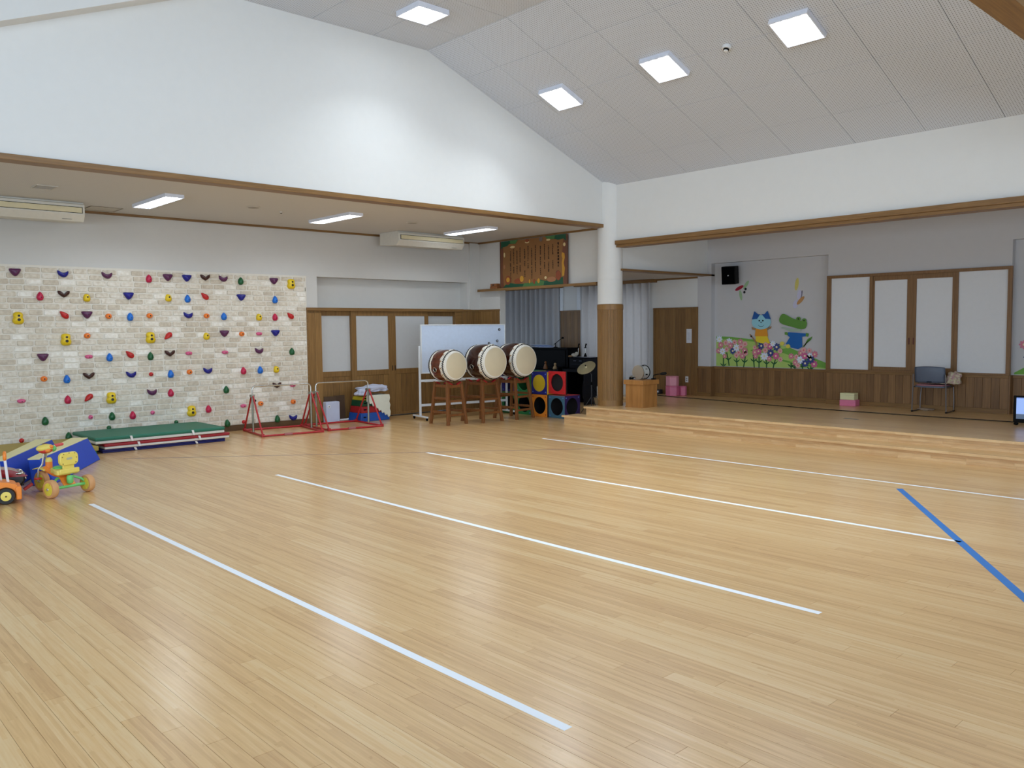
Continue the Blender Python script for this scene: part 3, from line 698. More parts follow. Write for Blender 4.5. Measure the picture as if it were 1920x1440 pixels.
tape('tape_line', (3.65, 11.49), (8.65, 7.49), .018, nv, 'thin dark blue tape line crossing the floor before the mats')
o = obj('tape_mark', MB().box(-.035, .035, -.11, .11, 0.0002, .001), M('grey_tape', (.45, .47, .5), .5), smooth=False, loc=(11.97, 5.56, ZS), rz=-.1); tag(o, 'short grey tape mark on the stage floor', 'tape')

# ------------------------------------------------------------------ gym mats and foam blocks
def mat3(name, label, x0, x1, y0, y1, z0, z1, top, low, straps=True, skew=0.0):
    o = thing(name, label, 'gym mat', ((x0+x1)/2, (y0+y1)/2, z0), skew, 'stacked gym mats')
    hx, hy, h = (x1-x0)/2, (y1-y0)/2, z1-z0; m = h*.45
    obj('top_cover', MB().box(-hx, hx, -hy, hy, m, h), top, o, .018, seg=3)
    if low: obj('underside', MB().box(-hx+.006, hx-.006, -hy+.006, hy-.006, 0, m), low, o, .012)
    else: obj('underside', MB().box(-hx+.004, hx-.004, -hy+.004, hy-.004, 0, m), top, o, .008)
    if straps:
        for s in (-.45, .42):
            obj('handle', MB().prism([(s-.016, h*.92), (s+.016, h*.92), (s+.028, h*.45), (s+.034, .006), (s+.006, .006), (s-.004, h*.45)], 'y', -hy-.014, -hy-.004), M('white_webbing', (.88, .88, .88), .6), o, .003)
    return o
gtop = M('green_vinyl', (0.13, 0.43, 0.34), 0.55, bump=.05); rtop = M('red_vinyl', (0.60, 0.10, 0.15), 0.5); ntop = M('navy_vinyl', (0.09, 0.10, 0.38), 0.5); wtop = M('white_vinyl', (0.84, 0.83, 0.80), 0.5)
mat3('gym_mat', 'navy gym mat at the bottom of the stack by the brick wall', 3.60, 5.36, 12.20, 13.20, 0, .049, ntop, None)
mat3('gym_mat', 'red and white gym mat in the middle of the stack', 3.62, 5.42, 12.17, 13.18, .052, .132, rtop, wtop)
g = mat3('gym_mat', 'green and white gym mat on top of the stack', 3.50, 5.34, 12.16, 13.22, .136, .226, gtop, wtop)
pale_y = M('pale_yellow_vinyl', (0.90, 0.88, 0.67), 0.5); mus = M('mustard_vinyl', (0.66, 0.58, 0.26), 0.55); blu = M('blue_vinyl', (0.04, 0.26, 0.74), 0.5); grn2 = M('green_foam', (.12, .42, .25), .55)
o = thing('low_mat', 'mustard topped low mat with green base behind the blue wedges', 'gym mat', (2.45, 12.65, 0))
obj('top_cover', MB().box(-1.6, 1.07, -.58, .64, .06, .125), mus, o, .012); obj('underside', MB().box(-1.6, 1.05, -.57, .64, 0, .06), grn2, o, .008)
def wedge(label, A, D, w0, w1, h, lean):
    """foam wedge lying on its side: tapers along its length"""
    A = Vector((*A, 0)); D = Vector((*D, 0)); d = (A-D).normalized(); nrm = Vector((-d.y, d.x, 0))
    o = thing('foam_wedge', label, 'foam wedge', (A+D)/2, 0, 'blue foam wedges'); c = (A+D)/2
    B, E_ = A+nrm*w0, D+nrm*w1
    up = Vector((0, 0, h))
    lv = Vector((lean, -lean*.12, 0)); bot = [D+lv-c, A+lv-c, B+lv*.2-c, E_+lv*.2-c]; top = [D+up-c, A+up-c, B+up-c, E_+up-c]
    obj('side_cover', MB().hexa(bot, top), blu, o, .012)
    e = .004; ins = .0
    obj('top_cover', MB().hexa([p+Vector((0, 0, -.012)) for p in top], [p+Vector((0, 0, .004)) for p in top]), pale_y, o, .003)
wedge('nearer blue foam wedge with pale yellow top beside the tricycle', (3.27, 11.66), (2.34, 10.10), .20, .12, .30, .14)
wedge('farther blue foam wedge with pale yellow top before the mustard mat', (2.90, 11.86), (2.04, 10.26), .19, .12, .30, .12)

# ------------------------------------------------------------------ tricycle
ylw = M('toy_yellow', (0.90, 0.82, 0.40), 0.4); orng = M('toy_orange', (0.93, 0.54, 0.20), 0.4); tgrn = M('toy_green', (0.42, 0.76, 0.42), 0.4); tyre = M('toy_tyre', (0.80, 0.60, 0.40), 0.6)
hubm = M('toy_hub_yellow', (0.84, 0.78, 0.28), 0.4); silver = M('silver_tube', (0.75, 0.74, 0.70), 0.35, .6); tred = M('toy_red', (0.80, 0.24, 0.20), 0.4)
t = thing('tricycle', 'yellow and green toddler tricycle seen from behind, beside the blue wedges', 'tricycle', (2.42, 9.31, 0), math.radians(19))
def wheel(x, y, r, w, name):
    o = obj(name, MB().lathe([(r*.72, -w*.5), (r*.93, -w*.5), (r, -w*.28), (r, w*.28), (r*.93, w*.5), (r*.72, w*.5)], (x, y, r), 'x', 28), tyre, t)
    h = MB().lathe([(r*.16, -w*.60), (r*.70, -w*.53), (r*.70, w*.53), (r*.16, w*.60)], (x, y, r), 'x', 24)
    for k in range(6):
        a = k*PI/3; h.rbox((x, y+math.cos(a)*r*.42, r+math.sin(a)*r*.42), (w*1.2, r*.5, .010), rx=a)
    obj('hub', h, hubm, o); obj('axle_cap', MB().lathe([(.012, -w*.7), (.016, -w*.6), (.016, w*.6), (.012, w*.7)], (x, y, r), 'x', 12), silver, o)
    return o
wheel(-.20, 0, .093, .062, 'rear_wheel'); wheel(.20, 0, .090, .062, 'rear_wheel'); wheel(0, .46, .108, .05, 'front_wheel')
obj('axle_frame', MB().tube([(-.17, 0, .092), (.17, 0, .092)], .016).tube([(-.19, .0, .10), (-.15, .03, .145), (-.09, .07, .175), (0, .09, .18), (.09, .07, .175), (.15, .03, .145), (.19, 0, .10)], .013), tgrn, t)
obj('frame_plate', MB().rbox((0, .045, .155), (.13, .012, .14), rx=-.75), orng, t, .004)
obj('peg', MB().lathe([(.022, .12), (.032, .135), (.032, .19), (.022, .205)], (.0, -.01, 0), 'z', 16), tgrn, t)
obj('main_tube', MB().tube([(0, .08, .19), (0, .25, .20), (0, .36, .23), (0, .39, .26)], .026, 10), orng, t)
obj('seat', MB().prism(smooth_poly([(-.10, .0), (.10, .0), (.105, .08), (.06, .17), (.03, .26), (-.03, .26), (-.06, .17), (-.105, .08)], 32), 'z', .215, .265), ylw, t, .008)
obj('seat_pad', MB().ell((0, .16, .27), (.055, .075, .022)), tgrn, t)
br = obj('backrest', MB().prism(rrect(.20, .135, .045, c=(0, .375)), 'y', -.015, .025), ylw, t, .008)
obj('backrest_stem', MB().box(-.062, .062, .0, .02, .25, .33), ylw, t, .006)
obj('seat_rear_lip', MB().box(-.108, .108, -.018, .01, .225, .275), ylw, t, .008)
for k, (a, b) in enumerate(((-.075, .40), (-.06, .43), (0, .436), (.06, .43), (.078, .385), (.07, .335), (-.07, .33))): obj('stud', MB().lathe([(.005, -.020), (.007, -.015)], (a, 0, b-.002), 'y', 10), M('stud_shadow', (.62, .55, .25), .5), br)
obj('printed_plate', MB().prism(rrect(.06, .022, .006, c=(0, .378)), 'y', -.0175, -.015), M('plate_grey', (.70, .70, .60), .5), br)
fk = obj('fork', MB().tube([(-.045, .46, .108), (-.045, .44, .24), (-.02, .41, .29), (0, .385, .45)], .009).tube([(.045, .46, .108), (.045, .44, .24), (.02, .41, .29), (.012, .385, .45)], .009), silver, t)
obj('mudguard', MB().prism([(.36, .225), (.46, .245), (.56, .225), (.56, .232), (.46, .258), (.36, .245)], 'x', -.04, .04), ylw, t, .003)
cn = obj('canister', MB().lathe([(.030, .245), (.034, .25), (.034, .315), (.030, .32)], (.03, .375, 0), 'z', 16), orng, t)
obj('canister_lid', MB().lathe([(.034, .315), (.034, .335), (.020, .358)], (.03, .375, 0), 'z', 16), ylw, cn)
hd = obj('handlebar_case', MB().ell((0, .38, .462), (.095, .06, .042)), ylw, t)
obj('case_underside', MB().ell((0, .375, .440), (.075, .055, .036)), tred, hd); obj('dial', MB().ell((.035, .33, .475), (.022, .018, .018)), orng, hd); obj('dial', MB().ell((-.005, .328, .437), (.028, .016, .02)), orng, hd)
obj('side_panel', MB().ell((.075, .365, .45), (.028, .045, .034)), tgrn, hd); obj('button', MB().ell((.01, .40, .502), (.03, .02, .008)), M('dark_red_button', (.35, .08, .06), .4), hd)
obj('handlebar', MB().cyl((-.06, .36, .465), (.19, .39, .478), .010), whitep, t)
for s in (1,): obj('grip', MB().tube([(s*.10, .37+s*.012, .470+s*.004), (s*.11, .37+s*.012, .470+s*.004), (s*.195, .37+s*.022, .470+s*.009), (s*.205, .37+s*.022, .470+s*.009)], [.012, .017, .017, .012], 12), M('grip_coral', (.85, .33, .33), .5), t)
for s in (-1, 1): obj('pedal', MB().rbox((s*.075, .46+s*.05, .108-s*.04), (.06, .05, .018)), tred, t, .004)

# ------------------------------------------------------------------ red ride-on car, orange push car
rcar = M('car_red', (0.52, 0.03, 0.09), 0.18, coat=.5); blackp = M('black_plastic', (0.03, 0.03, 0.035), 0.4)
c = thing('ride_on_car', 'dark red and black ride-on toy car behind the orange push car', 'toy car', (1.78, 9.82, 0), math.radians(-8))
pr = [(-.36, .07), (.22, .07), (.30, .10), (.34, .15), (.33, .20), (-.36, .22)]
obj('lower_body', MB().prism(pr, 'y', -.13, .13), blackp, c, .02, seg=3)
obj('hood', MB().prism(smooth_poly([(-.36, .19), (.30, .185), (.325, .215), (.22, .265), (.08, .29), (.0, .32), (-.20, .28), (-.36, .33)], 40), 'y', -.125, .125), rcar, c, .025, seg=3)
obj('grille', MB().rbox((.333, 0, .195), (.016, .20, .075), ry=-.35), chrome, c, .006); gr = obj('grille_opening', MB().rbox((.341, 0, .197), (.01, .14, .04), ry=-.35), blackp, c, .003)
for s in (-1, 1): obj('headlight', MB().ell((.285, s*.105, .225), (.045, .028, .02)), chrome, c)
obj('bumper', MB().rbox((.30, 0, .11), (.05, .22, .03)), blackp, c, .01)
obj('steering_wheel', MB().tube([(.02+.075*math.cos(a)*.5, .09*math.sin(a), .40-.075*math.cos(a)*.5+.02) for a in [i*PI/10 for i in range(20)]], .014, 8, True).cyl((.0, 0, .30), (.02, 0, .41), .018).cyl((.02, -.085, .415), (.02, .085, .415), .011), blackp, c)
for x in (-.24, .20):
    for s in (-1, 1): obj('wheel', MB().lathe([(.045, -.025), (.075, -.025), (.08, -.012), (.08, .012), (.075, .025), (.045, .025)], (x, s*.125, .08), 'y', 24), blackp, c)
obj('seat', MB().box(-.33, -.10, -.09, .09, .31, .35), blackp, c, .015)
obj('front_pad', MB().rbox((.37, .02, .06), (.10, .05, .03), ry=-.6), tred, c, .006)
c = thing('push_car', 'orange push car with two white posts at the left edge', 'toy car', (1.822, 9.37, 0), math.radians(-9))
obj('body', MB().prism(smooth_poly([(-.36, .07), (-.36, .20), (-.22, .235), (-.04, .225), (.08, .20), (.13, .17), (.135, .06), (.12, .06), (.10, .13), (.03, .165), (-.05, .13), (-.07, .06)], 60), 'y', -.13, .13), orng, c, .012, seg=3)
obj('hood_top', MB().prism(smooth_poly([(-.30, .215), (-.18, .235), (-.05, .226), (-.03, .24), (-.13, .262), (-.28, .255)], 24), 'y', -.09, .09), M('toy_amber', (.92, .66, .28), .4), c, .01)
obj('bumper', MB().box(.115, .165, -.145, .145, .035, .165), orng, c, .012)
for x in (-.27, .03):
    for s in (-1, 1):
        w = obj('wheel', MB().lathe([(.05, -.022), (.075, -.022), (.082, -.01), (.082, .01), (.075, .022), (.05, .022)], (x, s*.135, .082), 'y', 28), blackp, c)
        obj('hub', MB().lathe([(.010, -.03), (.045, -.025), (.052, 0), (.045, .025), (.010, .03)], (x, s*.135, .082), 'y', 20), ylw, w); obj('axle_cap', MB().lathe([(.008, -.034), (.008, .034)], (x, s*.135, .082), 'y', 10), M('axle_brown', (.3, .2, .1), .5), w)
for s in (-1, 1):
    obj('post', MB().cyl((.03+s*.028, -s*.03, .20), (.012+s*.028, -s*.03, .44), .013, 10), whitep, c)
    obj('grip', MB().tube([(.012+s*.028, -s*.03+.024*math.cos(a), .462+.035*math.sin(a)) for a in [i*PI/8 for i in range(16)]], .015, 8, True), orng, c)

# ------------------------------------------------------------------ gymnastics bars
def hbar(x0, y0, rz, label):
    b = thing('horizontal_bar', label, 'gymnastics bar', (x0, y0, 0), rz, 'red horizontal bars')
    hx, hy, H, J = .49, .51, .775, .62
    bf = MB()
    for s in (-1, 1): bf.cyl((-hx, s*hy, .018), (hx, s*hy, .018), .016).cyl((s*hx, -hy, .018), (s*hx, hy, .018), .016)
    obj('base_frame', bf, redp, b)
    obj('bar', MB().tube([(-hx, 0, J), (-hx, 0, H-.06)]+arc((-hx+.06, H-.06), .06, PI*.9, PI*.5, 5)+arc((hx-.06, H-.06), .06, PI*.5, PI*.1, 5)+[(hx, 0, H-.06), (hx, 0, J)], .013, 10), chrome, b)
    for s in (-1, 1):
        obj('upright', MB().cyl((s*hx, 0, .03), (s*hx, 0, J+.02), .017), M('grey_steel', (.55, .55, .50), .35, .7), b)
        cl = obj('clamp', MB().box(s*hx-.03, s*hx+.03, -.05, .05, J-.02, J+.02), M('grey_steel', (.55, .55, .50), .35, .7), b, .004)
        obj('knob', MB().ell((s*hx+.045, 0, J-.08), (.018, .018, .018)), blackm, b)
        for e in (-1, 1):
            obj('leg', MB().cyl((s*hx, e*(hy-.02), .03), (s*hx, e*.045, J), .014), redp, b)
            obj('leg_foot', MB().box(s*hx-.022, s*hx+.022, e*(hy-.02)-.03, e*(hy-.02)+.03, 0, .05), redp, b, .004)
    obj('base_pad', MB().cyl((-.15, -hy, .019), (-.02, -hy, .019), .022), M('pad_rose', (.62, .38, .38), .6), b)
hbar(6.53, 12.62, math.radians(-9), 'red horizontal bar with chrome rail in front of the brick wall')
hbar(7.63, 12.55, math.radians(-6), 'red horizontal bar with chrome rail in front of the sliding doors')

# ------------------------------------------------------------------ storage box, vaulting blocks and sheets
lil = M('pale_grey_plastic', (0.72, 0.75, 0.84), 0.45)
o = thing('storage_box', 'pale grey upright box with a round white dial by the sliding doors', 'box', (7.79, 13.20, 0), math.radians(-2))
obj('casing', MB().box(-.135, .135, -.07, .07, 0, .385), lil, o, .018, seg=3)
k = obj('dial', MB().lathe([(.026, -.078), (.030, -.07)], (-.085, 0, .30), 'y', 20), whitep, o)
obj('dial_center', MB().lathe([(.012, -.0805), (.012, -.076)], (-.085, 0, .30), 'y', 16), M('dial_grey', (.5, .52, .6), .5), k)
o = thing('cardboard_pair', 'two dark brown cardboard sheets leaning on the door behind the grey box', 'cardboard', (8.0, 13.325, 0.045))
obj('sheet', MB().rbox((-.16, 0, .21), (.24, .012, .42), rx=-.06), M('dark_card', (.30, .22, .15), .8), o); obj('sheet', MB().rbox((.04, .005, .215), (.22, .012, .43), rx=-.06), M('dark_card2', (.27, .19, .12), .8), o)
o = obj('white_pole', MB().cyl((-.5, 0, 0), (.5, 0, 0), .02, 12), whitep, loc=(8.37, 13.315, .022)); tag(o, 'white pole lying along the foot of the sliding doors', 'pole')
VX, VY = 8.505, 13.078
def vblock(z0, z1, w0, w1, d0, d1, m, label):
    o = thing('vault_block', label, 'vault block', (VX, VY, z0), 0, 'foam vaulting blocks')
    h = z1-z0
    f = lambda w, d, z: [(-w, -d, z), (w, -d, z), (w, d, z), (-w, d, z)]
    obj('foam', MB().hexa(f(w0, d0, .001), f(w1, d1, h)), m, o, .01)
    obj('hand_hole', MB().prism(rrect(.06, .022, .01, c=(-w0*.72, h*.52)), 'y', -d0-.002, -d0+.02), blackm, o)
vblock(0, .155, .315, .295, .215, .205, M('vault_blue', (.07, .29, .62), .55), 'blue bottom foam vaulting block by the sliding doors')
vblock(.155, .275, .29, .275, .20, .19, M('vault_red', (.60, .09, .11), .55), 'red foam vaulting block, second from the floor')
vblock(.275, .385, .27, .255, .185, .175, M('vault_green', (.05, .27, .16), .55), 'dark green foam vaulting block, third from the floor')
vblock(.385, .45, .25, .235, .17, .16, M('vault_yellow', (.72, .66, .15), .55), 'yellow foam vaulting block under the white sheets')
def heap(mb, c, sx, sy, sz, seed, n=26, m=14, amp=.35):
    o0 = len(mb.v); mb.ell((0, 0, 0), 1.0, n, m)
    for i in range(o0, len(mb.v)):
        p = Vector(mb.v[i]); k = 1+amp*(noise.noise(p*1.6+Vector((seed, 0, 0)))) + amp*.4*noise.noise(p*4.5+Vector((0, seed, 0)))
        q = p*k; mb.v[i] = (c[0]+q.x*sx, c[1]+q.y*sy, max(c[2]-sz*.55, c[2]+q.z*sz))
    return mb
foamw = M('white_foam_sheet', (.84, .84, .78), .8); grcl = M('grey_white_blanket', (.72, .74, .82), .9, bump=.3, scale=40)
random.seed(21)
o = thing('foam_sheet', 'white jagged-edged foam sheets draped over the vaulting blocks', 'foam sheet', (VX+.06, VY-.05, .35))
P = [(-.25, .125), (.24, .125), (.252, .06), (.236, -.01), (.258, -.07), (.242, -.14), (.262, -.2)]; n = 15
edge = []
for i in range(n+1):
    x = .25-(i/n)*.50; zb = -.275+.33*(i/n)**1.1
    edge.append((x, zb-(.042 if i % 2 else 0)))
fm = MB().prism(P+edge, 'y', -.19, -.165)
obj('front_sheet', fm, foamw, o, .004)
obj('side_sheet', MB().prism([(-.16, .12), (.15, .12), (.17, .02), (.12, -.03), (.10, .01), (.02, -.07), (-.03, -.03), (-.08, -.08), (-.16, -.03)], 'x', .222, .236), foamw, o, .004)
obj('top_sheet', MB().box(-.08, .24, -.19, .16, .102, .127), foamw, o, .015)
o = thing('blanket', 'rumpled grey-white blanket heaped on the foam sheets', 'blanket', (VX+.02, VY-.05, .53))
hb = heap(MB(), (.02, 0, .05), .30, .18, .075, 3.3); heap(hb, (-.22, -.06, -.010), .13, .13, .075, 8.1); heap(hb, (.20, -.02, .045), .11, .15, .075, 5.7)
obj('cloth', hb, grcl, o)
for k in range(4): obj('fold', MB().tube([(-.28+k*.04, -.15-.012*k, -.02+.03*k), (-.08+k*.06, -.175, .05+.012*k), (.10+k*.05, -.165, .07-.008*k)], [.012, .026, .012], 8), grcl, o)

# ------------------------------------------------------------------ whiteboard on its stand
b = thing('whiteboard', 'white board on a castered stand behind the barrel drums', 'whiteboard', (10.085, 12.20, 0), math.radians(-11))
wbm = M('whiteboard_face', (0.80, 0.86, 0.95), 0.25, spec=.6)
obj('board', MB().box(-.89, .89, -.012, .012, .87, 1.735), wbm, b)
fm = MB().box(-.91, .91, -.018, .018, 1.735, 1.755).box(-.91, .91, -.018, .018, .85, .87).box(-.91, -.89, -.018, .018, .87, 1.735).box(.89, .91, -.018, .018, .87, 1.735)
obj('frame', fm, steel, b, .003); obj('pen_tray', MB().box(-.88, .88, -.10, -.02, .70, .715).box(-.88, .88, -.10, -.095, .715, .74).box(-.94, .94, -.02, .02, .70, .74), steel, b, .003)
for s in (-1, 1):
    obj('post', MB().box(s*.935-.018, s*.935+.018, -.018, .018, .06, 1.36), steel, b, .005)
    ft = obj('foot', MB().box(s*.935-.018, s*.935+.018, -.30, .30, .05, .08), steel, b, .005)
    for e in (-1, 1): obj('caster', MB().lathe([(.02, -.014), (.028, -.01), (.028, .01), (.02, .014)], (s*.935, e*.27, .028), 'x', 14), blackm, ft)
obj('lower_bar', MB().box(-.92, .92, -.014, .014, .245, .29), steel, b, .003)
ca, sa = math.cos(math.radians(-11)), math.sin(math.radians(-11))
for (u, z, lab) in ((.775, 1.65, 'upper black round magnet on the white board'), (.725, 1.43, 'middle black round magnet on the white board'), (.54, 1.385, 'lowest black round magnet just above the middle drum')):
    lo = Vector((10.085+ca*u+sa*.013, 12.20+sa*u-ca*.013, z))
    o = thing('magnet', lab, 'magnet', lo, math.radians(-11), 'magnets on the white board')
    obj('body', MB().lathe([(.022, -.012), (.026, -.003), (.026, 0)], (0, 0, 0), 'y', 18), M('magnet_grey', (.14, .15, .18), .4), o); obj('top_face', MB().lathe([(.010, -.0145), (.013, -.012)], (0, 0, 0), 'y', 14), M('magnet_light', (.6, .62, .66), .4), o)

# ------------------------------------------------------------------ barrel drums and stands
skin = M('drum_skin', (0.86, 0.81, 0.69), 0.55, var=.05, scale=5); skine = M('drum_skin_edge', (0.92, 0.91, 0.87), 0.6); tack = M('black_tack', (0.05, 0.05, 0.06), 0.4)
def drum(loc, rh, L, body, label):
    d = thing('barrel_drum', label, 'drum', loc, 0, 'barrel drums')
    n = 48; hl = L/2; bel = rh*1.16; r0 = rh*1.0
    sr = lambda y: r0+(bel-r0)*(1-(y/hl)**2)
    obj('shell', MB().lathe([(sr(y), y) for y in [-hl+.02+(L-.04)*i/12 for i in range(13)]], (0, 0, 0), 'y', n), body, d)
    for s, nm in ((-1, 'front_head'), (1, 'rear_head')):
        h = obj(nm, MB().lathe([(rh*.2, s*hl), (rh*.90, s*hl), (rh*.93, s*(hl-.004))][::-1 if s > 0 else 1], (0, 0, 0), 'y', n), skin, d)
        ed = MB(); m = 4                       # white skin drawn over the rim, with a scalloped edge
        vs = []
        for k, (yy, dr) in enumerate(((hl-.004, 0), (hl-.020, 0), (hl-.070, .006), (hl-.118, .007))):
            for j in range(n):
                a = 2*PI*j/n; y2 = yy-(.016 if (j % 4) < 2 else 0) if k == 3 else yy
                r = rh*.93 if k == 0 else (rh*1.0 if k == 1 else sr(y2)+dr); vs.append((r*math.cos(a), s*y2, r*math.sin(a)))
        ed.add(vs, [(k*n+j, k*n+(j+1) % n, (k+1)*n+(j+1) % n, (k+1)*n+j) for k in range(3) for j in range(n)])
        eo = obj('skin_edge', ed, skine, h); so = eo.modifiers.new('thick', 'SOLIDIFY'); so.thickness = .005
        tk = MB()
        for row, (yy, k) in enumerate(((hl-.052, 52), (hl-.068, 52))):
            for j in range(k):
                a = 2*PI*(j+.5*row)/k; rr = sr(yy)+.005; tk.ell((rr*math.cos(a), s*yy, rr*math.sin(a)), .0135, 6, 4)
        stuff(obj('tacks', tk, tack, h))
        if s < 0:
            kn = MB()
            for j in range(14):
                a = 2*PI*(j+.3)/14; rr = sr(hl-.104)+.010; kn.rbox((rr*math.cos(a), -(hl-.104), rr*math.sin(a)), (.012, .030, .020), ry=-a)
            stuff(obj('edge_pegs', kn, M('peg_tan', (.68, .55, .40), .6), h))
    for a in (math.radians(197), math.radians(-14)):
        c = Vector((bel*math.cos(a), .0, bel*math.sin(a)))
        pl = obj('ring_plate', MB().lathe([(.035, 0), (.03, .008)], (0, 0, 0), 'x', 20).xform(Matrix.Rotation(-a, 3, 'Y'), c), blackm, d)
        obj('ring', MB().tube([(.012, .042*math.cos(q), .042*math.sin(q)-.02) for q in [i*PI/9 for i in range(18)]], .007, 8, True).xform(Matrix.Rotation(-a, 3, 'Y'), c), chrome, pl)
    return d
brown = wood('drum_shell_brown', (0.26, 0.10, 0.045), (0.45, 0.20, 0.085), 'y', .22, fine=30, coat=.4); dbrown = wood('drum_shell_dark', (0.13, 0.05, 0.03), (0.25, 0.10, 0.055), 'y', .22, fine=30, coat=.4)
redpad = M('red_felt', (0.62, 0.05, 0.09), 0.8)
def stand(loc, top, w, dpt, label, rz=0.0):
    s_ = thing('drum_stand', label, 'drum stand', loc, rz, 'wooden drum stands')
    wx, wy = w*.74, dpt*.70
    for sx in (-1, 1):
        for sy in (-1, 1):
            A = Vector((sx*w, sy*dpt, 0)); B = Vector((sx*wx, sy*wy, top)); q = .024
            bx = [(A.x-q, A.y-q, 0), (A.x+q, A.y-q, 0), (A.x+q, A.y+q, 0), (A.x-q, A.y+q, 0)]; tx = [(B.x-q, B.y-q, top), (B.x+q, B.y-q, top), (B.x+q, B.y+q, top), (B.x-q, B.y+q, top)]
            obj('leg', MB().hexa(bx, tx), amber, s_, .004, False)
    def at(z): k = z/top; return w+(wx-w)*k, dpt+(wy-dpt)*k
    for z in (.17, .41):
        x, y = at(z)
        for sy in (-1, 1): obj('rung', MB().box(-x, x, sy*y-.012, sy*y+.012, z-.02, z+.02), amber, s_, .003, False)
        x, y = at(z+.05)
        for sx in (-1, 1): obj('rung', MB().box(sx*x-.012, sx*x+.012, -y, y, z+.03, z+.07), amber, s_, .003, False)
    for sy in (-1, 1):                                         # curved cradle boards
        cr = [(-wx-.03, top-.055), (wx+.03, top-.055), (wx+.03, top+.055)]+[(wx*.9*math.cos(a), top+.05-.06*math.sin(a)) for a in [PI*i/10 for i in range(1, 10)]]+[(-wx-.03, top+.055)]
        obj('cradle_board', MB().prism(cr, 'y', sy*wy-.014, sy*wy+.014), amber, s_, .003, False)
        for sx in (-1, 1): obj('pad', MB().rbox((sx*wx*.62, sy*wy, top+.018), (.09, .05, .022), ry=sx*-.45), redpad, s_, .006)
    for sx in (-1, 1): obj('side_rail', MB().box(sx*wx-.014, sx*wx+.014, -wy, wy, top-.05, top), amber, s_, .003, False)
stand((9.13, 11.50, 0), .70, .205, .245, 'drum stand of stained wood, leftmost, under the lightest drum')
stand((9.80, 11.37, 0), .715, .235, .275, 'drum stand of stained wood under the middle drum', math.radians(3))
stand((10.55, 11.33, 0), .715, .235, .275, 'drum stand of stained wood, rightmost, beside the coloured cubes', math.radians(6))
drum((9.10, 11.47, 1.03), .240, .50, brown, 'reddish brown barrel drum, leftmost of the three on stands')
drum((9.78, 11.24, 1.075), .272, .56, dbrown, 'very dark barrel drum in the middle, largest skin')
drum((10.51, 11.22, 1.08), .272, .56, dbrown, 'very dark barrel drum on the right, next to the black piano')

# ------------------------------------------------------------------ play cubes made of holed panels
CS = .42
def holed(size, r, th, n=32):
    """square plate with a round hole, in local (a, b) with thickness d from 0 to th"""
    h = size/2; mb = MB(); vs = []
    for d in (0, th):
        for k in range(n):
            a = 2*PI*k/n; c, s = math.cos(a), math.sin(a); q = h/max(abs(c), abs(s))
            vs.append((r*c, d, r*s)); vs.append((q*c, d, q*s))
    fs = []
    m = 2*n
    for k in range(n):
        i0, o0, i1, o1 = 2*k, 2*k+1, (2*k+2) % m, (2*k+3) % m
        fs += [(i0, o0, o1, i1), (m+i0, m+i1, m+o1, m+o0), (i0, i1, m+i1, m+i0), (o0, m+o0, m+o1, o1)]
    return mb.add(vs, fs)
def plate(size, th): h = size/2; return MB().box(-h, h, 0, th, -h, h)
CM = {'orange': M('cube_orange', (.84, .50, .14), .5), 'teal': M('cube_teal', (.22, .38, .46), .5), 'purple': M('cube_purple', (.16, .10, .34), .5), 'blue': M('cube_blue', (.10, .12, .46), .5), 'red': M('cube_red', (.74, .12, .14), .5),
      'green': M('cube_green', (.10, .44, .24), .5), 'yellow': M('cube_yellow', (.78, .66, .12), .5), 'dark': M('cube_inner_shade', (.06, .06, .08), .6), 'lime': M('cube_lime', (.45, .60, .16), .5)}  # near-black panels put the shade inside the cubes into colour
knobm = M('cube_button_blue', (.32, .45, .75), .4); knobr = M('cube_button_red', (.62, .22, .12), .4)
def cube(x, y, z, faces, label, disc=None, knob=knobm, rz=0.0):
    """faces: front (-x), side (-y), top, back, far: colour, with '*' for a round hole; '' leaves the side open"""
    o = thing('play_cube', label, 'play cube', (x, y, z), rz, 'coloured play cubes'); h = CS/2; th = .022
    R = {'front': (Matrix.Rotation(-PI/2, 3, 'Z'), (-h, 0, h)), 'side': (Matrix.Identity(3), (0, -h, h)), 'back': (Matrix.Rotation(PI/2, 3, 'Z'), (h, 0, h)), 'far': (Matrix.Rotation(PI, 3, 'Z'), (0, h, h)), 'top': (Matrix.Rotation(-PI/2, 3, 'X'), (0, 0, CS)), 'bottom': (Matrix.Rotation(PI/2, 3, 'X'), (0, 0, 0))}
    for k, c in faces.items():
        if not c: continue
        rt, ps = R[k]; hole = c.endswith('*'); cn = c.rstrip('*'); sz = CS-.004 if k in ('front', 'top', 'side') else CS-.05
        mb = holed(sz, CS*.385, th) if hole else plate(sz, th)
        p = obj(k+'_panel', mb.xform(rt, ps), CM[cn], o, .003)
        if k in ('front', 'side'):
            kb = MB()
            for a in (-1, 1):
                for b in (-1, 1): kb.lathe([(.011, -.006), (.014, 0)], (a*h*.80, 0, b*h*.80), 'y', 12)
            stuff(obj('corner_buttons', kb.xform(rt, ps), knob, p))
    if disc: obj('disc', MB().lathe([(CS*.38, -.006), (CS*.38, .004)], (0, 0, 0), 'y', 36).xform(*R['front']), CM[disc], o)
    return o
X0 = 11.04+CS/2
cube(X0, 10.70, 0, {'front': 'teal*', 'side': 'purple*', 'top': 'red', 'far': 'dark', 'back': 'dark'}, 'play cube with teal front and purple side, beside the steps')
cube(X0-.02, 11.13, 0, {'front': 'orange*', 'side': 'dark', 'top': 'dark', 'far': 'dark', 'back': 'dark', 'bottom': 'dark'}, 'play cube with orange holed front, bottom row', knob=knobr)
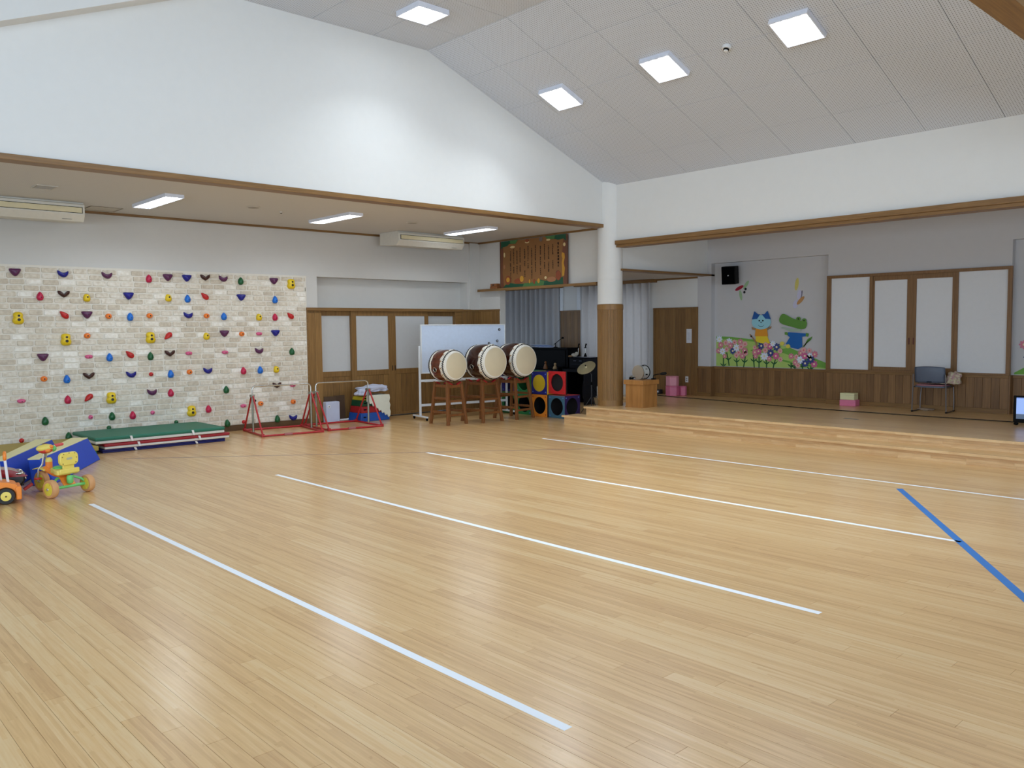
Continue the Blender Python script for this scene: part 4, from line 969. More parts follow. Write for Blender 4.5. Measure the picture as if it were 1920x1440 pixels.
cube(X0+.06, 11.64, 0, {'front': 'green*', 'side': 'dark', 'top': 'red', 'back': 'dark', 'far': 'dark', 'bottom': 'dark'}, 'play cube with green holed front, half behind the right drum stand')
cube(X0+.08, 12.08, 0, {'front': 'green*', 'side': 'dark', 'top': 'yellow', 'back': 'dark', 'far': 'dark', 'bottom': 'dark'}, 'play cube with green front seen between the drum stands')
cube(X0-.02, 11.13, CS+.004, {'front': 'blue', 'side': 'yellow*', 'top': 'purple', 'back': 'dark', 'far': 'blue'}, 'play cube with dark blue front and yellow disc, on the orange cube', disc='yellow')
cube(X0+.06, 11.64, CS+.004, {'front': 'green*', 'side': 'yellow', 'top': 'green', 'back': 'dark', 'far': 'green'}, 'upper play cube with green front behind the right drum stand')
cube(X0+.08, 12.08, CS+.004, {'front': 'blue*', 'side': 'lime', 'top': 'lime', 'back': 'dark', 'far': 'blue'}, 'upper play cube with blue front seen between the drum stands')
o = thing('standing_play_board', 'red holed play board standing on the teal cube', 'play board', (11.06, 10.70, CS+.026))
p = obj('panel', holed(CS, CS*.385, .03).xform(Matrix.Rotation(-PI/2, 3, 'Z'), (-.01, 0, CS/2)), CM['red'], o, .003)
kb = MB()
for a in (-1, 1):
    for c in (-1, 1): kb.lathe([(.011, -.006), (.014, 0)], (a*.168, 0, c*.168), 'y', 12)
stuff(obj('corner_buttons', kb.xform(Matrix.Rotation(-PI/2, 3, 'Z'), (-.01, 0, CS/2)), knobr, p))
obj('rear_board', MB().box(.03, .05, -CS/2, CS/2, 0, CS), CM['dark'], o)

# ------------------------------------------------------------------ piano, organ and what stands on them
pn = thing('upright_piano', 'black upright piano behind the coloured cubes', 'piano', (13.58, 13.52, 0))
hw = .74
obj('case', MB().box(-.02, .30, -hw, hw, .06, 1.19), black, pn, .006); obj('lid', MB().box(-.05, .31, -hw-.015, hw+.015, 1.19, 1.225), black, pn, .005)
obj('front_board', MB().box(-.035, -.02, -hw+.06, hw-.06, .80, 1.17), black, pn, .004); obj('key_bed', MB().box(-.33, -.02, -hw+.01, hw-.01, .62, .70), black, pn, .006)
for s in (-1, 1):
    obj('cheek', MB().box(-.33, -.02, s*(hw-.025)-.025, s*(hw-.025)+.025, .55, .80), black, pn, .01); obj('leg', MB().box(-.31, -.25, s*(hw-.05)-.03, s*(hw-.05)+.03, .0, .62), black, pn, .006)
obj('fall_board', MB().box(-.26, -.03, -hw+.06, hw-.06, .70, .745), black, pn, .01); obj('lower_board', MB().box(-.03, -.02, -hw+.05, hw-.05, .12, .60), black, pn, .003)
obj('plinth', MB().box(-.33, .30, -hw, hw, 0, .06), black, pn, .004)
for k in range(3): obj('pedal', MB().box(-.14, -.02, -.10+k*.08, -.07+k*.08, .06, .075), M('brass', (.7, .55, .25), .3, 1.0), pn, .003)
o = thing('music_papers', 'white music papers on the lid of the piano', 'papers', (13.73, 13.60, 1.227))
for k in range(3): obj('sheet', MB().rbox((-.03+k*.01, -.1+k*.12, .004+.004*k), (.22, .46, .004), rz=.1*k), M('paper_white', (.86, .90, .97), .6), o)
obj('raised_sheet', MB().rbox((-.06, .10, .04), (.2, .62, .004), ry=.22), M('paper_white', (.86, .90, .97), .6), o)
o = thing('boom_microphone', 'black microphone on a short boom behind the piano papers', 'microphone', (13.62, 13.21, 1.227))
obj('base', MB().lathe([(.05, 0), (.05, .012), (.012, .02)], n=20), blackm, o); obj('post', MB().cyl((0, 0, .01), (0, 0, .10), .010), blackm, o)
obj('boom', MB().tube([(0, .05, .07), (0, 0, .10), (0, -.12, .17), (0, -.2, .21)], .008), blackm, o); obj('head', MB().ell((0, -.22, .22), (.02, .035, .024)), blackm, o)
for k, (y, h, m, lab) in enumerate(((13.32, .12, amber, 'small brown wooden toy on the piano key bed'), (13.02, .09, M('beige_toy', (.62, .52, .38), .6), 'small beige toy at the right of the piano key bed'))):
    o = thing('wooden_toy', lab, 'toy', (13.40, y, .747), 0, 'toys on the piano')
    obj('body', MB().lathe([(.05, 0), (.055, .02), (.035, h*.7), (.02, h)], n=16), m, o); obj('head', MB().ell((0, 0, h+.025), .03), m, o)
og = thing('electric_organ', 'dark electric organ to the right of the piano', 'organ', (13.60, 12.40, 0))
dk = M('organ_dark', (.022, .022, .045), .5, spec=.1); dks = M('organ_side', (.07, .08, .12), .5, spec=.2); hw = .33
obj('cabinet', MB().box(-.05, .30, -hw+.02, hw, .70, 1.0), dk, og, .006); obj('top', MB().box(-.07, .31, -hw, hw+.01, 1.0, 1.02), dk, og, .004)
obj('side_board', MB().box(-.28, .31, -hw, -hw+.02, 0, 1.0), dks, og, .004); obj('side_board', MB().box(-.28, .31, hw-.02, hw, 0, .78), dk, og, .004)
obj('key_shelf', MB().box(-.28, -.05, -hw+.02, hw-.02, .70, .77), dk, og, .004); obj('rear_panel', MB().box(.22, .24, -hw+.02, hw-.02, .0, .70), dk, og)
obj('speaker_panel', MB().prism(smooth_poly([(-.28, .06), (.05, .06), (.16, .12), (.16, .42), (.05, .52), (-.28, .52)], 24), 'x', .20, .215), M('organ_speaker', (.12, .13, .16), .7), og)
obj('music_rest', MB().box(-.065, -.05, -.25, .25, .86, .875), dks, og)
for k in range(3): obj('switch_tab', MB().box(-.056, -.05, -.22+k*.17, -.14+k*.17, .935, .945), M('tab_grey', (.4, .42, .5), .5), og)
o = thing('plush_toy', 'small white plush toy lying on the organ', 'toy', (13.58, 12.60, 1.021))
obj('body', MB().ell((0, 0, .045), (.06, .075, .045)), M('plush_white', (.82, .80, .74), .9, bump=.3, scale=60), o); obj('head', MB().ell((-.01, -.08, .075), (.045, .045, .045)), M('plush_white', (.82, .80, .74), .9), o)
obj('paw', MB().ell((-.06, .07, .02), (.03, .06, .02)), M('plush_tan', (.66, .52, .36), .9), o)
o = thing('organ_papers', 'flat pale papers on top of the organ', 'papers', (13.67, 12.30, 1.021))
for k in range(2): obj('sheet', MB().rbox((-.06, -.09+.2*k, .002+.003*k), (.2, .28, .003), rz=.1*k), M('paper_grey', (.62, .64, .70), .6), o)
for y, lab in ((12.66, 'left short microphone standing on the organ'), (12.45, 'right short microphone standing on the organ')):
    o = thing('desk_microphone', lab, 'microphone', (13.78, y, 1.027), 0, 'microphones on the organ')
    obj('base', MB().lathe([(.035, 0), (.035, .01), (.010, .08)], n=16), blackm, o); obj('stem', MB().cyl((0, 0, .01), (0, 0, .20), .006), chrome, o); obj('head', MB().tube([(0, 0, .19), (0, -.01, .25), (0, -.03, .285)], [.010, .014, .018]), blackm, o); obj('clip', MB().box(-.012, .012, -.03, .03, .195, .21), blackm, o)

# ------------------------------------------------------------------ drum kit bits behind the column
brass = M('cymbal_bronze', (.84, .80, .64), .28, .7)
o = thing('cymbal_stand', 'tilted bronze cymbal on a thin tripod left of the column', 'cymbal', (12.05, 10.73, 0))
T = Vector((0, 0, 1)).rotation_difference(Vector((-.63, -.09, .77)).normalized()).to_matrix()
obj('cymbal', MB().lathe([(.012, .035), (.03, .03), (.04, .012), (.19, -.012), (.19, -.014), (.04, .008), (.03, .024), (.012, .03)], n=40).xform(T, (0, .14, .90)), brass, o)
obj('pole', MB().cyl((0, 0, .10), (0, 0, .62), .011).cyl((0, 0, .6), (0, .0, .77), .008).cyl((0, 0, .765), (.02, .14, .885), .007), M('dark_chrome', (.32, .32, .33), .3, .8), o); obj('wing_nut', MB().ell((-.02, .138, .935), .014), blackm, o)
obj('collar', MB().lathe([(.018, .56), (.018, .62)], n=12), blackm, o); obj('brace', MB().cyl((0, 0, .55), (.08, -.06, .40), .006), blackm, o)
for k in range(3):
    a = k*2*PI/3+.4; obj('leg', MB().tube([(0, 0, .34), (.22*math.cos(a), .22*math.sin(a), .006)], .007), M('dark_chrome', (.32, .32, .33), .3, .8), o)
o = thing('hi_hat_pedal', 'chrome drum pedal and clamp on the floor behind the column', 'drum pedal', (12.5, 10.98, 0))
obj('cup', MB().lathe([(.02, .10), (.04, .14), (.075, .27), (.08, .28)], n=20), chrome, o); obj('base_plate', MB().box(-.09, .09, -.14, .12, 0, .015), blackm, o, .003); obj('column_rod', MB().cyl((0, 0, .01), (0, 0, .50), .01), chrome, o); obj('foot_board', MB().rbox((0, -.05, .06), (.08, .2, .012), rx=.4), chrome, o, .002); obj('wing_bolt', MB().cyl((-.05, 0, .30), (.12, 0, .30), .010), chrome, o)

# ------------------------------------------------------------------ wooden lectern box, snare drum and microphone on it
pod = wood('lectern_wood', (.55, .365, .18), (.72, .515, .285), 'z', .4, fine=14, stretch=.15)
o = thing('lectern_box', 'orange-brown wooden box at the stage edge beside the column', 'box', (11.49, 9.075, ZS))
obj('body', MB().box(-.20, .20, -.19, .19, 0, .40), pod, o, .004, False); obj('lid', MB().box(-.225, .225, -.215, .215, .395, .475), pod, o, .006, False); obj('plinth', MB().box(-.205, .205, -.195, .195, 0, .012), pod, o, smooth=False)
zt = ZS+.476
o = thing('snare_drum', 'small chrome snare drum on its side on the wooden box', 'drum', (11.52, 9.10, zt))
obj('shell', MB().lathe([(.118, -.085), (.118, .085)], (0, 0, .125), 'x', 36), M('pearl_shell', (.78, .80, .80), .25, .3), o)
for s in (-1, 1): obj('hoop', MB().lathe([(.118, s*.085-.008), (.125, s*.085-.008), (.125, s*.085+.008), (.118, s*.085+.008)], (0, 0, .125), 'x', 36), blackm if s > 0 else chrome, o)
obj('head', MB().lathe([(.116, -.088), (.116, -.084)], (0, 0, .125), 'x', 36), M('drumhead_white', (.80, .84, .87), .35, .3), o)
for k in range(8):
    a = k*PI/4+.3; obj('lug', MB().rbox((0, .122*math.cos(a), .125+.122*math.sin(a)), (.05, .016, .016), rx=a), chrome if k % 2 else blackm, o, .003)
o = thing('clamp_hardware', 'small heap of chrome drum clamps between column and snare drum', 'drum hardware', (11.42, 9.225, zt))
for k in range(4): obj('clamp', MB().rbox((.03*(k-1.5), .0+.008*(k % 2), .022+.02*(k % 2)), (.04, .03, .04), rz=k, ry=k*.5), chrome if k % 2 else blackm, o, .006)
o = thing('handheld_microphone', 'black microphone pointing sideways from the wooden box', 'microphone', (11.62, 8.90, zt))
obj('base', MB().box(-.035, .035, -.02, .04, 0, .02), blackm, o, .005); obj('neck', MB().tube([(0, .02, .01), (0, .01, .075), (.01, -.06, .09), (.015, -.13, .10)], .008), blackm, o); obj('head', MB().tube([(.015, -.12, .098), (.018, -.15, .103), (.025, -.22, .112), (.026, -.24, .114)], [.014, .024, .026, .016], 12), M('foam_black', (.03, .03, .035), .9), o)

# ------------------------------------------------------------------ things on the stage
pk = M('pink_block', (0.83, 0.45, 0.58), 0.5); pkl = M('light_pink_block', (0.86, 0.58, 0.65), 0.5); crm = M('cream_block', (0.85, 0.84, 0.66), 0.5)
def hexbox(c, r, h, m, label):
    o = thing('hexagonal_stool', label, 'stool', c, 0, 'pink hexagonal stools')
    P = [(r*math.cos(PI/3*k+.25), r*math.sin(PI/3*k+.25)) for k in range(6)]
    obj('body', MB().prism(P, 'z', 0, h-.02), m, o, .008); obj('top_cushion', MB().prism([(a*1.03, b*1.03) for a, b in P], 'z', h-.02, h), m, o, .008)
hexbox((13.80, 10.11, ZS), .135, .20, pk, 'pink hexagonal stool at the bottom of the pair before the wing door')
hexbox((13.80, 10.11, ZS+.201), .13, .195, pkl, 'lighter pink hexagonal stool stacked on another before the wing door')
hexbox((13.975, 9.985, ZS), .085, .19, pk, 'pink hexagonal stool half hidden behind the stacked pair')
def brickblock(c, rz, w, d, h, m, label):
    o = thing('toy_block', label, 'toy block', c, rz, 'blocks on the stage')
    obj('body', MB().box(-d/2, d/2, -w/2, w/2, 0, h), m, o, .006); obj('lid_seam', MB().box(-d/2-.001, d/2+.001, -w/2-.001, w/2+.001, h*.68, h*.69), M('seam_grey', (.6, .5, .5), .6), o)
brickblock((13.95, 6.51, ZS), .10, .27, .2, .105, pk, 'pink box on the stage floor under the cream box')
brickblock((13.95, 6.52, ZS+.106), .05, .245, .18, .115, crm, 'cream box standing on the pink box on the stage')
# stacking chair
chg = M('chair_grey_plastic', (0.33, 0.37, 0.44), 0.45); chs = M('chair_frame', (0.42, 0.40, 0.40), 0.35, .7)
o = thing('stacking_chair', 'grey plastic stacking chair on the stage with its back to the room', 'chair', (13.82, 5.10, ZS), math.radians(4))
bk = []
NB = 10; rows_ = [(-.225, .725), (-.228, .70), (-.220, .60), (-.205, .50), (-.195, .465)]
vs = []; fs = []
for i, (x, z) in enumerate(rows_):
    for j in range(NB+1):
        u = -1+2*j/NB; wv = .225 if i else .21
        vs.append((x+.035*(u*u)*1.0-.0, u*wv, z-(.012*u*u if i == 0 else 0)))
for i in range(len(rows_)-1):
    for j in range(NB): fs.append((i*(NB+1)+j, i*(NB+1)+j+1, (i+1)*(NB+1)+j+1, (i+1)*(NB+1)+j))
bo = obj('backrest', MB().add(vs, fs), chg, o); sm = bo.modifiers.new('thick', 'SOLIDIFY'); sm.thickness = .014
obj('back_slot', MB().box(-.216, -.196, -.035, .035, .475, .487), blackm, o, .002)
obj('seat', MB().prism(smooth_poly([(-.17, -.21), (.17, -.215), (.20, -.16), (.20, .16), (.17, .215), (-.17, .21)], 30), 'z', .39, .415), chg, o, .008)
obj('cushion', MB().prism(smooth_poly([(-.16, -.2), (.16, -.2), (.18, 0), (.16, .2), (-.16, .2), (-.19, 0)], 30), 'z', .416, .435), M('cushion_pink', (.66, .45, .48), .8), o, .006)
for s in (-1, 1):
    obj('leg', MB().tube([(-.215, s*.235, .60), (-.20, s*.24, .40), (-.20, s*.25, .02), (-.185, s*.25, .008)], .010, 8), chs, o)
    obj('leg', MB().tube([(.215, s*.235, .395), (.20, s*.25, .20), (.20, s*.25, .03), (.185, s*.25, .008)], .010, 8), chs, o)
    obj('sled_bar', MB().cyl((-.19, s*.25, .009), (.19, s*.25, .009), .009), chs, o)
    obj('side_rail', MB().cyl((-.20, s*.24, .395), (.215, s*.235, .395), .010), chs, o)
    for x in (-.19, .19): obj('foot_cap', MB().box(x-.022, x+.022, s*.25-.012, s*.25+.012, 0, .022), blackm, o, .004)
def floral():
    m, n, l, b = nt('floral_cloth'); g = n.new('ShaderNodeNewGeometry'); v = n.new('ShaderNodeTexVoronoi'); v.inputs['Scale'].default_value = 45
    l.new(g.outputs['Position'], v.inputs['Vector']); r = n.new('ShaderNodeValToRGB'); e = r.color_ramp.elements; e[0].color = (*lin((.78, .74, .64)), 1); e[1].color = (*lin((.72, .57, .58)), 1); e[0].position = .35; e[1].position = .8
    q = e.new(.6); q.color = (*lin((.70, .67, .54)), 1)
    sx = n.new('ShaderNodeSeparateColor'); l.new(v.outputs['Color'], sx.inputs[0]); l.new(sx.outputs[0], r.inputs[0]); l.new(r.outputs[0], b.inputs['Base Color']); setin(b, 'Roughness', .9); return m
flm = floral()
cl = thing('floral_cloth', 'crumpled floral cloth bundled on the seat of the chair', 'cloth', (13.86, 5.0, ZS+.436))
h1 = heap(MB(), (0, .0, .045), .17, .20, .055, 1.7); obj('bundle', h1, flm, cl)
h2 = heap(MB(), (.05, -.17, .075), .16, .11, .12, 6.4, amp=.4); obj('hanging_end', h2, flm, cl)
o = obj('floor_cloth', heap(MB(), (0, 0, .012), .10, .13, .02, 4.0), M('pale_rag', (.62, .54, .47), .9), loc=(14.0, 5.27, ZS)); tag(o, 'small pale rag on the stage floor behind the chair', 'cloth')
# television on the stage, at the right edge
def screen():
    m, n, l, b = nt('tv_picture'); g = n.new('ShaderNodeNewGeometry'); s = n.new('ShaderNodeSeparateXYZ'); l.new(g.outputs['Position'], s.inputs[0])
    mr = n.new('ShaderNodeMapRange'); mr.inputs[1].default_value = .40; mr.inputs[2].default_value = .66; l.new(s.outputs['Z'], mr.inputs[0])
    r = n.new('ShaderNodeValToRGB'); r.color_ramp.interpolation = 'CONSTANT'; e = r.color_ramp.elements; e[0].color = (.05, .08, .14, 1); e[1].position = .12; e[1].color = (.24, .38, .78, 1); q = e.new(.93); q.color = (.11, .2, .55, 1)
    l.new(mr.outputs[0], r.inputs[0]); l.new(r.outputs[0], b.inputs['Emission Color']); setin(b, 'Emission Strength', .8); setin(b, 'Base Color', (.02, .02, .02, 1)); setin(b, 'Roughness', .15); return m
o = thing('television', 'black flat television on the stage at the right edge of the view', 'television', (12.74, 3.24, ZS), math.radians(8))
obj('bezel', MB().box(0, .045, -.40, .40, .04, .40), blackm, o, .005); obj('screen', MB().box(-.003, .0, -.365, .365, .085, .375), screen(), o, smooth=False); obj('stand_neck', MB().box(.01, .04, -.05, .05, .012, .06), blackm, o); obj('stand_foot', MB().box(-.09, .12, -.18, .18, 0, .014), blackm, o, .004)
for s in (-1, 1): obj('foot_peg', MB().ell((-.02, s*.36, .02), (.03, .03, .02)), blackm, o)
# cable across the stage
cabm = M('cable_black', (.05, .045, .045), .5)
o = obj('cable', MB().tube([(13.94, 10.60, .30), (13.80, 10.48, .288), (13.604, 10.343, .287), (13.50, 9.85, .287), (13.44, 9.352, .287), (13.316, 8.494, .287), (13.146, 7.696, .287), (13.042, 6.937, .287), (12.99, 6.0, .287), (12.969, 5.16, .287), (12.98, 4.4, .287), (12.996, 3.5, .287)], .007, 6), cabm); tag(o, 'thin black cable lying along the stage floor before the panelling', 'cable')
def outlet(name, label, c, dark=False):
    o = thing(name, label, 'outlet', c); obj('plate', MB().box(-.008, 0, -.035, .035, -.06, .06), whitep if not dark else M('outlet_dark', (.2, .2, .22), .5), o, .003)
    for z in (-.02, .02): obj('socket', MB().box(-.011, -.007, -.015, .015, z-.012, z+.012), M('socket_grey', (.55, .55, .55), .5), o)
outlet('wall_outlet', 'white wall outlet on the wing door beside the pink stools', (XB-.02, 9.955, .60))
o = thing('outlet_box', 'dark outlet box with white plugs on the floor at the wing door', 'outlet', (14.0, 10.62, ZS))
obj('body', MB().box(-.05, .05, -.08, .08, 0, .09), M('outlet_dark', (.2, .2, .22), .5), o, .006)
for k in range(2): obj('plug', MB().box(-.08, -.05, -.06+k*.06, -.03+k*.06, .03, .07), whitep, o, .004)
o = thing('paper_notice', 'narrow white paper notice on the wing door', 'notice', (XB-.022, 9.905, 1.48))
obj('sheet', MB().box(-.002, 0, -.063, .063, -.14, .14), M('paper_sheet', (.84, .85, .88), .7), o, smooth=False)
random.seed(5); mk = MB()
for cx in (-.02, .02):
    z = .07
    while z > -.08: h = random.uniform(.006, .014); mk.box(-.0026, -.002, cx-.004, cx+.004, z-h, z); z -= h+.005
obj('handwriting', mk, M('ink_grey', (.5, .5, .58), .7), o, smooth=False)
o = thing('wall_loudspeaker', 'black loudspeaker mounted high on the stage wall', 'speaker', (13.98, 8.905, 2.64)); o.rotation_euler = (0, math.radians(-6), math.radians(14))
obj('cabinet', MB().box(-.10, .12, -.135, .135, -.17, .17), blackm, o, .012); obj('grille', MB().box(-.106, -.10, -.12, .12, -.155, .155), M('grille_black', (.02, .02, .024), .9, spec=.05), o, .004); obj('badge', MB().box(-.109, -.106, -.012, .012, -.012, .008), M('badge_white', (.75, .75, .75), .5), o); obj('bracket', MB().box(.12, .20, -.03, .03, -.04, .04), blackm, o)

# ------------------------------------------------------------------ song board, shelf, block
o = thing('wall_shelf', 'thin brown shelf under the song board', 'shelf', (XS, 11.58, 2.45))
obj('board', MB().box(-.16, 0, -1.64, 1.62, 0, .03), oakY, o, .003, False); obj('lip', MB().box(-.16, -.145, -1.64, 1.62, -.02, 0), oakY, o, smooth=False)
o = thing('wooden_blocks', 'small stack of wooden blocks on the left end of the shelf', 'blocks', (XS-.08, 12.74, 2.481))
obj('block', MB().box(-.05, .05, -.12, .10, 0, .045), wood('block_wood', (.45, .26, .13), (.58, .36, .19), 'y'), o, .004, False); obj('block', MB().box(-.045, .05, -.10, .09, .046, .10), wood('block_wood', (.45, .26, .13), (.58, .36, .19), 'y'), o, .004, False); obj('marking', MB().box(-.0465, -.045, -.02, .03, .06, .085), M('block_mark', (.22, .13, .08), .6), o)
sg = thing('song_board', 'brown illustrated song board with columns of lettering above the curtains', 'sign', (XS-.05, 11.66, 2.482))
bw, bh = .91, .93
def Y(u): return -u           # board reads left to right towards -y
obj('panel', MB().box(-.012, .012, -bw, bw, 0, bh), M('board_brown', (.51, .345, .175), .6, var=.08, scale=4), sg, .003, False)
frm = M('board_frame', (.38, .24, .18), .5)
for y0 in (-bw-.02, bw): obj('frame_strip', MB().box(-.02, .016, y0, y0+.02, 0, bh), frm, sg, smooth=False)
def flat(name, P, d, m): obj(name, MB().prism([(-u, z) for u, z in P], 'x', -.0125-d, -.012), m, sg, smooth=False)
dg = M('board_green', (.06, .30, .20), .6); mg = M('board_mid_green', (.27, .45, .24), .6); trunk = M('board_trunk', (.42, .24, .16), .6)
flat('tree_trunk', [(-.90, .0), (-.82, .0), (-.86, .3), (-.84, .8), (-.90, .9)], .001, trunk); flat('tree_trunk', [(.82, .0), (.90, .0), (.90, .9), (.84, .86), (.80, .6), (.86, .3)], .001, trunk)
flat('canopy', [(-.90, .93), (-.40, .93), (-.48, .86), (-.66, .87), (-.72, .83), (-.84, .82), (-.90, .78)], .002, dg); flat('canopy', [(-.40, .93), (-.48, .86), (-.62, .875), (-.64, .93)], .003, mg)
flat('canopy', [(.90, .93), (.35, .93), (.42, .87), (.62, .86), (.70, .84), (.84, .85), (.90, .80)], .002, dg); flat('canopy', [(.35, .93), (.42, .87), (.60, .865), (.62, .93)], .003, mg)
flat('grass', [(-.86, 0), (.82, 0), (.82, .14), (.60, .12), (.36, .09), (.20, .12), (.05, .08), (-.20, .06), (-.50, .07), (-.66, .10), (-.78, .06)], .002, dg); flat('grass', [(-.28, 0), (.30, 0), (.33, .085), (.18, .11), (.0, .075), (-.24, .07)], .003, mg)
gold = M('board_gold', (.74, .54, .16), .6); rust = M('board_rust', (.52, .25, .12), .6); cream_ = M('board_cream', (.80, .72, .52), .6); grey_b = M('board_grey', (.42, .36, .33), .6); pinkb = M('board_tan', (.60, .40, .26), .6)
def blob(name, u, z, a, b, m, d=.003): flat(name, circ(a, 14, (u, z), b), d, m)
for u, z, a, b, m in ((-.70, .15, .085, .09, rust), (-.70, .16, .05, .05, gold), (-.40, .12, .12, .055, rust), (-.30, .16, .055, .06, gold), (-.30, .16, .025, .035, cream_), (-.08, .10, .02, .04, gold), (.05, .09, .03, .05, rust), (.17, .10, .035, .045, gold), (.36, .15, .03, .025, cream_), (.52, .11, .12, .05, pinkb), (.70, .17, .07, .09, rust), (.68, .23, .05, .04, trunk),
                      (-.56, .80, .07, .022, cream_), (-.14, .865, .06, .02, cream_), (-.14, .89, .05, .03, rust), (.24, .89, .05, .045, grey_b), (.44, .86, .055, .018, cream_), (.86, .74, .03, .035, cream_), (-.80, .66, .02, .05, cream_), (-.80, .42, .03, .04, pinkb)):
    blob('picture', u, z, a, b, m, random.uniform(.003, .0042))
flat('picture', [(.80, .16), (.85, .16), (.87, .30), (.84, .40), (.87, .50), (.86, .58), (.80, .60), (.79, .54), (.81, .48), (.79, .40), (.80, .30)], .004, gold)
ink = M('board_ink', (.13, .07, .05), .7)
def column(u, z0, z1, w, big=False):
    mb = MB(); z = z0
    while z > z1:
        h = .048 if big else .030
        for k in range(5 if big else 4):         # little brush strokes
            if random.random() < .5: mb.box(-.0145, -.012, -u-w/2*random.uniform(.6, 1), -u+w/2*random.uniform(.6, 1), z-h*random.uniform(.05, .9), z-h*random.uniform(.05, .9)+.006)
            else:
                q = -u+random.uniform(-.35, .35)*w; mb.box(-.0145, -.012, q-.0035, q+.0035, z-h*.92, z-h*.1)
        z -= h*(1.22 if big else 1.12)
    obj('lettering', mb, ink, sg, smooth=False)
random.seed(11)
column(.70, .79, .36, .042, True)
for u, segs in ((.555, ((.77, .57), (.47, .33))), (.445, ((.76, .50), (.45, .25))), (.335, ((.79, .50), (.45, .33))), (.225, ((.76, .60), (.55, .40), (.34, .23))), (.085, ((.79, .52), (.47, .30))), (-.015, ((.74, .42), (.38, .15))), (-.12, ((.79, .52), (.45, .35))), (-.215, ((.74, .56), (.50, .40), (.32, .19))), (-.345, ((.78, .50), (.43, .30))), (-.435, ((.72, .46), (.42, .26))), (-.53, ((.75, .46), (.41, .30))), (-.62, ((.72, .54), (.49, .34), (.30, .12)))):
    for a, c in segs: column(u, a, c, .026)

# ------------------------------------------------------------------ curtains in the wing
curt = M('grey_curtain', (.78, .78, .79), .85, var=.04, trans=.2)
def curtain(y0, y1, z0, z1, x, label, seed):
    o = thing('curtain', label, 'curtain', (x, (y0+y1)/2, z0), 0, 'grey wing curtains'); n = int((y1-y0)*70); vs = []; random.seed(seed)
    for zi, z in enumerate((0, (z1-z0)*.35, (z1-z0)*.7, z1-z0)):
        k = .75+.25*(zi == 0)
        for i in range(n+1):
            y = y0+(y1-y0)*i/n; ph = 2*PI*(y/.185)+1.3*math.sin(y*4.0+seed)
            vs.append((.064*k*math.copysign(abs(math.sin(ph))**.7, math.sin(ph))+.012*math.sin(y*23+zi*.4), y-(y0+y1)/2, z))
    obj('cloth', MB().add(vs, [(r*(n+1)+i, r*(n+1)+i+1, (r+1)*(n+1)+i+1, (r+1)*(n+1)+i) for r in range(3) for i in range(n)]), curt, o)
    obj('header_box', MB().box(-.08, .10, y0-(y0+y1)/2-.09, y1-(y0+y1)/2+.10, z1-z0, z1-z0+.068), oakY, o, .003, False)
curtain(10.81, 12.84, .50, 2.592, XB-.085, 'grey curtain behind the column, lit by daylight', 2.0)
curtain(13.50, 15.85, .50, 2.592, XB-.085, 'grey curtain behind the piano under the song board', 5.0)

# ------------------------------------------------------------------ paper cut-outs on the stage wall
PX = XR-.001
def paper(root, name, P, m, lay=0, parent=None):
    """P in (y, z) world; thin paper, layered by lay"""
    l = root.location; return obj(name, MB().prism([(a-l.y, b-l.z) for a, b in P], 'x', PX-l.x-.002*(lay+1), PX-l.x-.002*lay-.0004), m, parent or root, smooth=False)
pc = lambda n, c: M('paper_'+n, c, .75, var=.04)
lg, mg2, dg2 = pc('leaf_green', (.66, .78, .42)), pc('mid_green', (.44, .66, .28)), pc('stem_green', (.10, .34, .20))
hill = thing('paper_hill', 'light green paper hill along the foot of the left stage mural', 'wall decoration', (PX, 8.2, wz))
hp = [(9.355, 1.47), (9.03, 1.46), (8.49, 1.405), (8.11, 1.345), (7.78, 1.26), (7.467, 1.135), (7.05, .985), (7.02, .975), (7.02, wz+.01), (9.355, wz+.01)]
paper(hill, 'hill_sheet', hp, lg); paper(hill, 'hill_band', [(9.355, 1.47), (9.03, 1.46), (8.49, 1.405), (8.11, 1.345), (8.3, 1.345), (8.7, 1.385), (9.1, 1.41), (9.355, 1.41)], mg2, 1)
paper(hill, 'hill_band', [(7.78, 1.26), (7.467, 1.135), (7.02, .975), (7.02, .89), (7.3, .93), (7.6, 1.06), (8.1, 1.22), (8.1, 1.24), (7.9, 1.24)], mg2, 1); paper(hill, 'hill_band', [(7.02, .93), (7.02, .9), (7.6, .93), (8.3, 1.10), (8.6, 1.2), (8.55, 1.22), (8.2, 1.10), (7.6, .97)], mg2, 2)
petal = {'p': pc('pink', (.82, .50, .58)), 'l': pc('light_pink', (.86, .66, .66)), 'w': pc('white', (.88, .89, .91)), 'n': pc('navy', (.22, .27, .52)), 'h': pc('hot_pink', (.80, .38, .58))}
dotm = pc('flower_centre', (.90, .85, .70)); doth = pc('flower_centre_pink', (.86, .40, .45))
def flower(root, y, z, r, kind, lay):
    r *= 1.22
    P = []
    for k in range(32):
        a = 2*PI*k/32; q = r*(.62+.38*abs(math.cos(a*4))); P.append((y+q*math.cos(a), z+q*math.sin(a)))
    f = paper(root, 'blossom', P, petal[kind], lay); paper(root, 'blossom_centre', circ(r*.26, 10, (y, z)), doth if kind == 'l' else dotm, lay+1, f)
def stem(root, pts, w=.011):
    P = [(a-w, b) for a, b in pts]+[(a+w, b) for a, b in pts[::-1]]; s = paper(root, 'stem', P, dg2, 3)
    y, z = pts[len(pts)//2]
    for q in (-1, 1): paper(root, 'leaf', [(y, z-.02), (y+q*.05, z+.012), (y+q*.075, z+.05), (y+q*.02, z+.02)], dg2, 3, s)
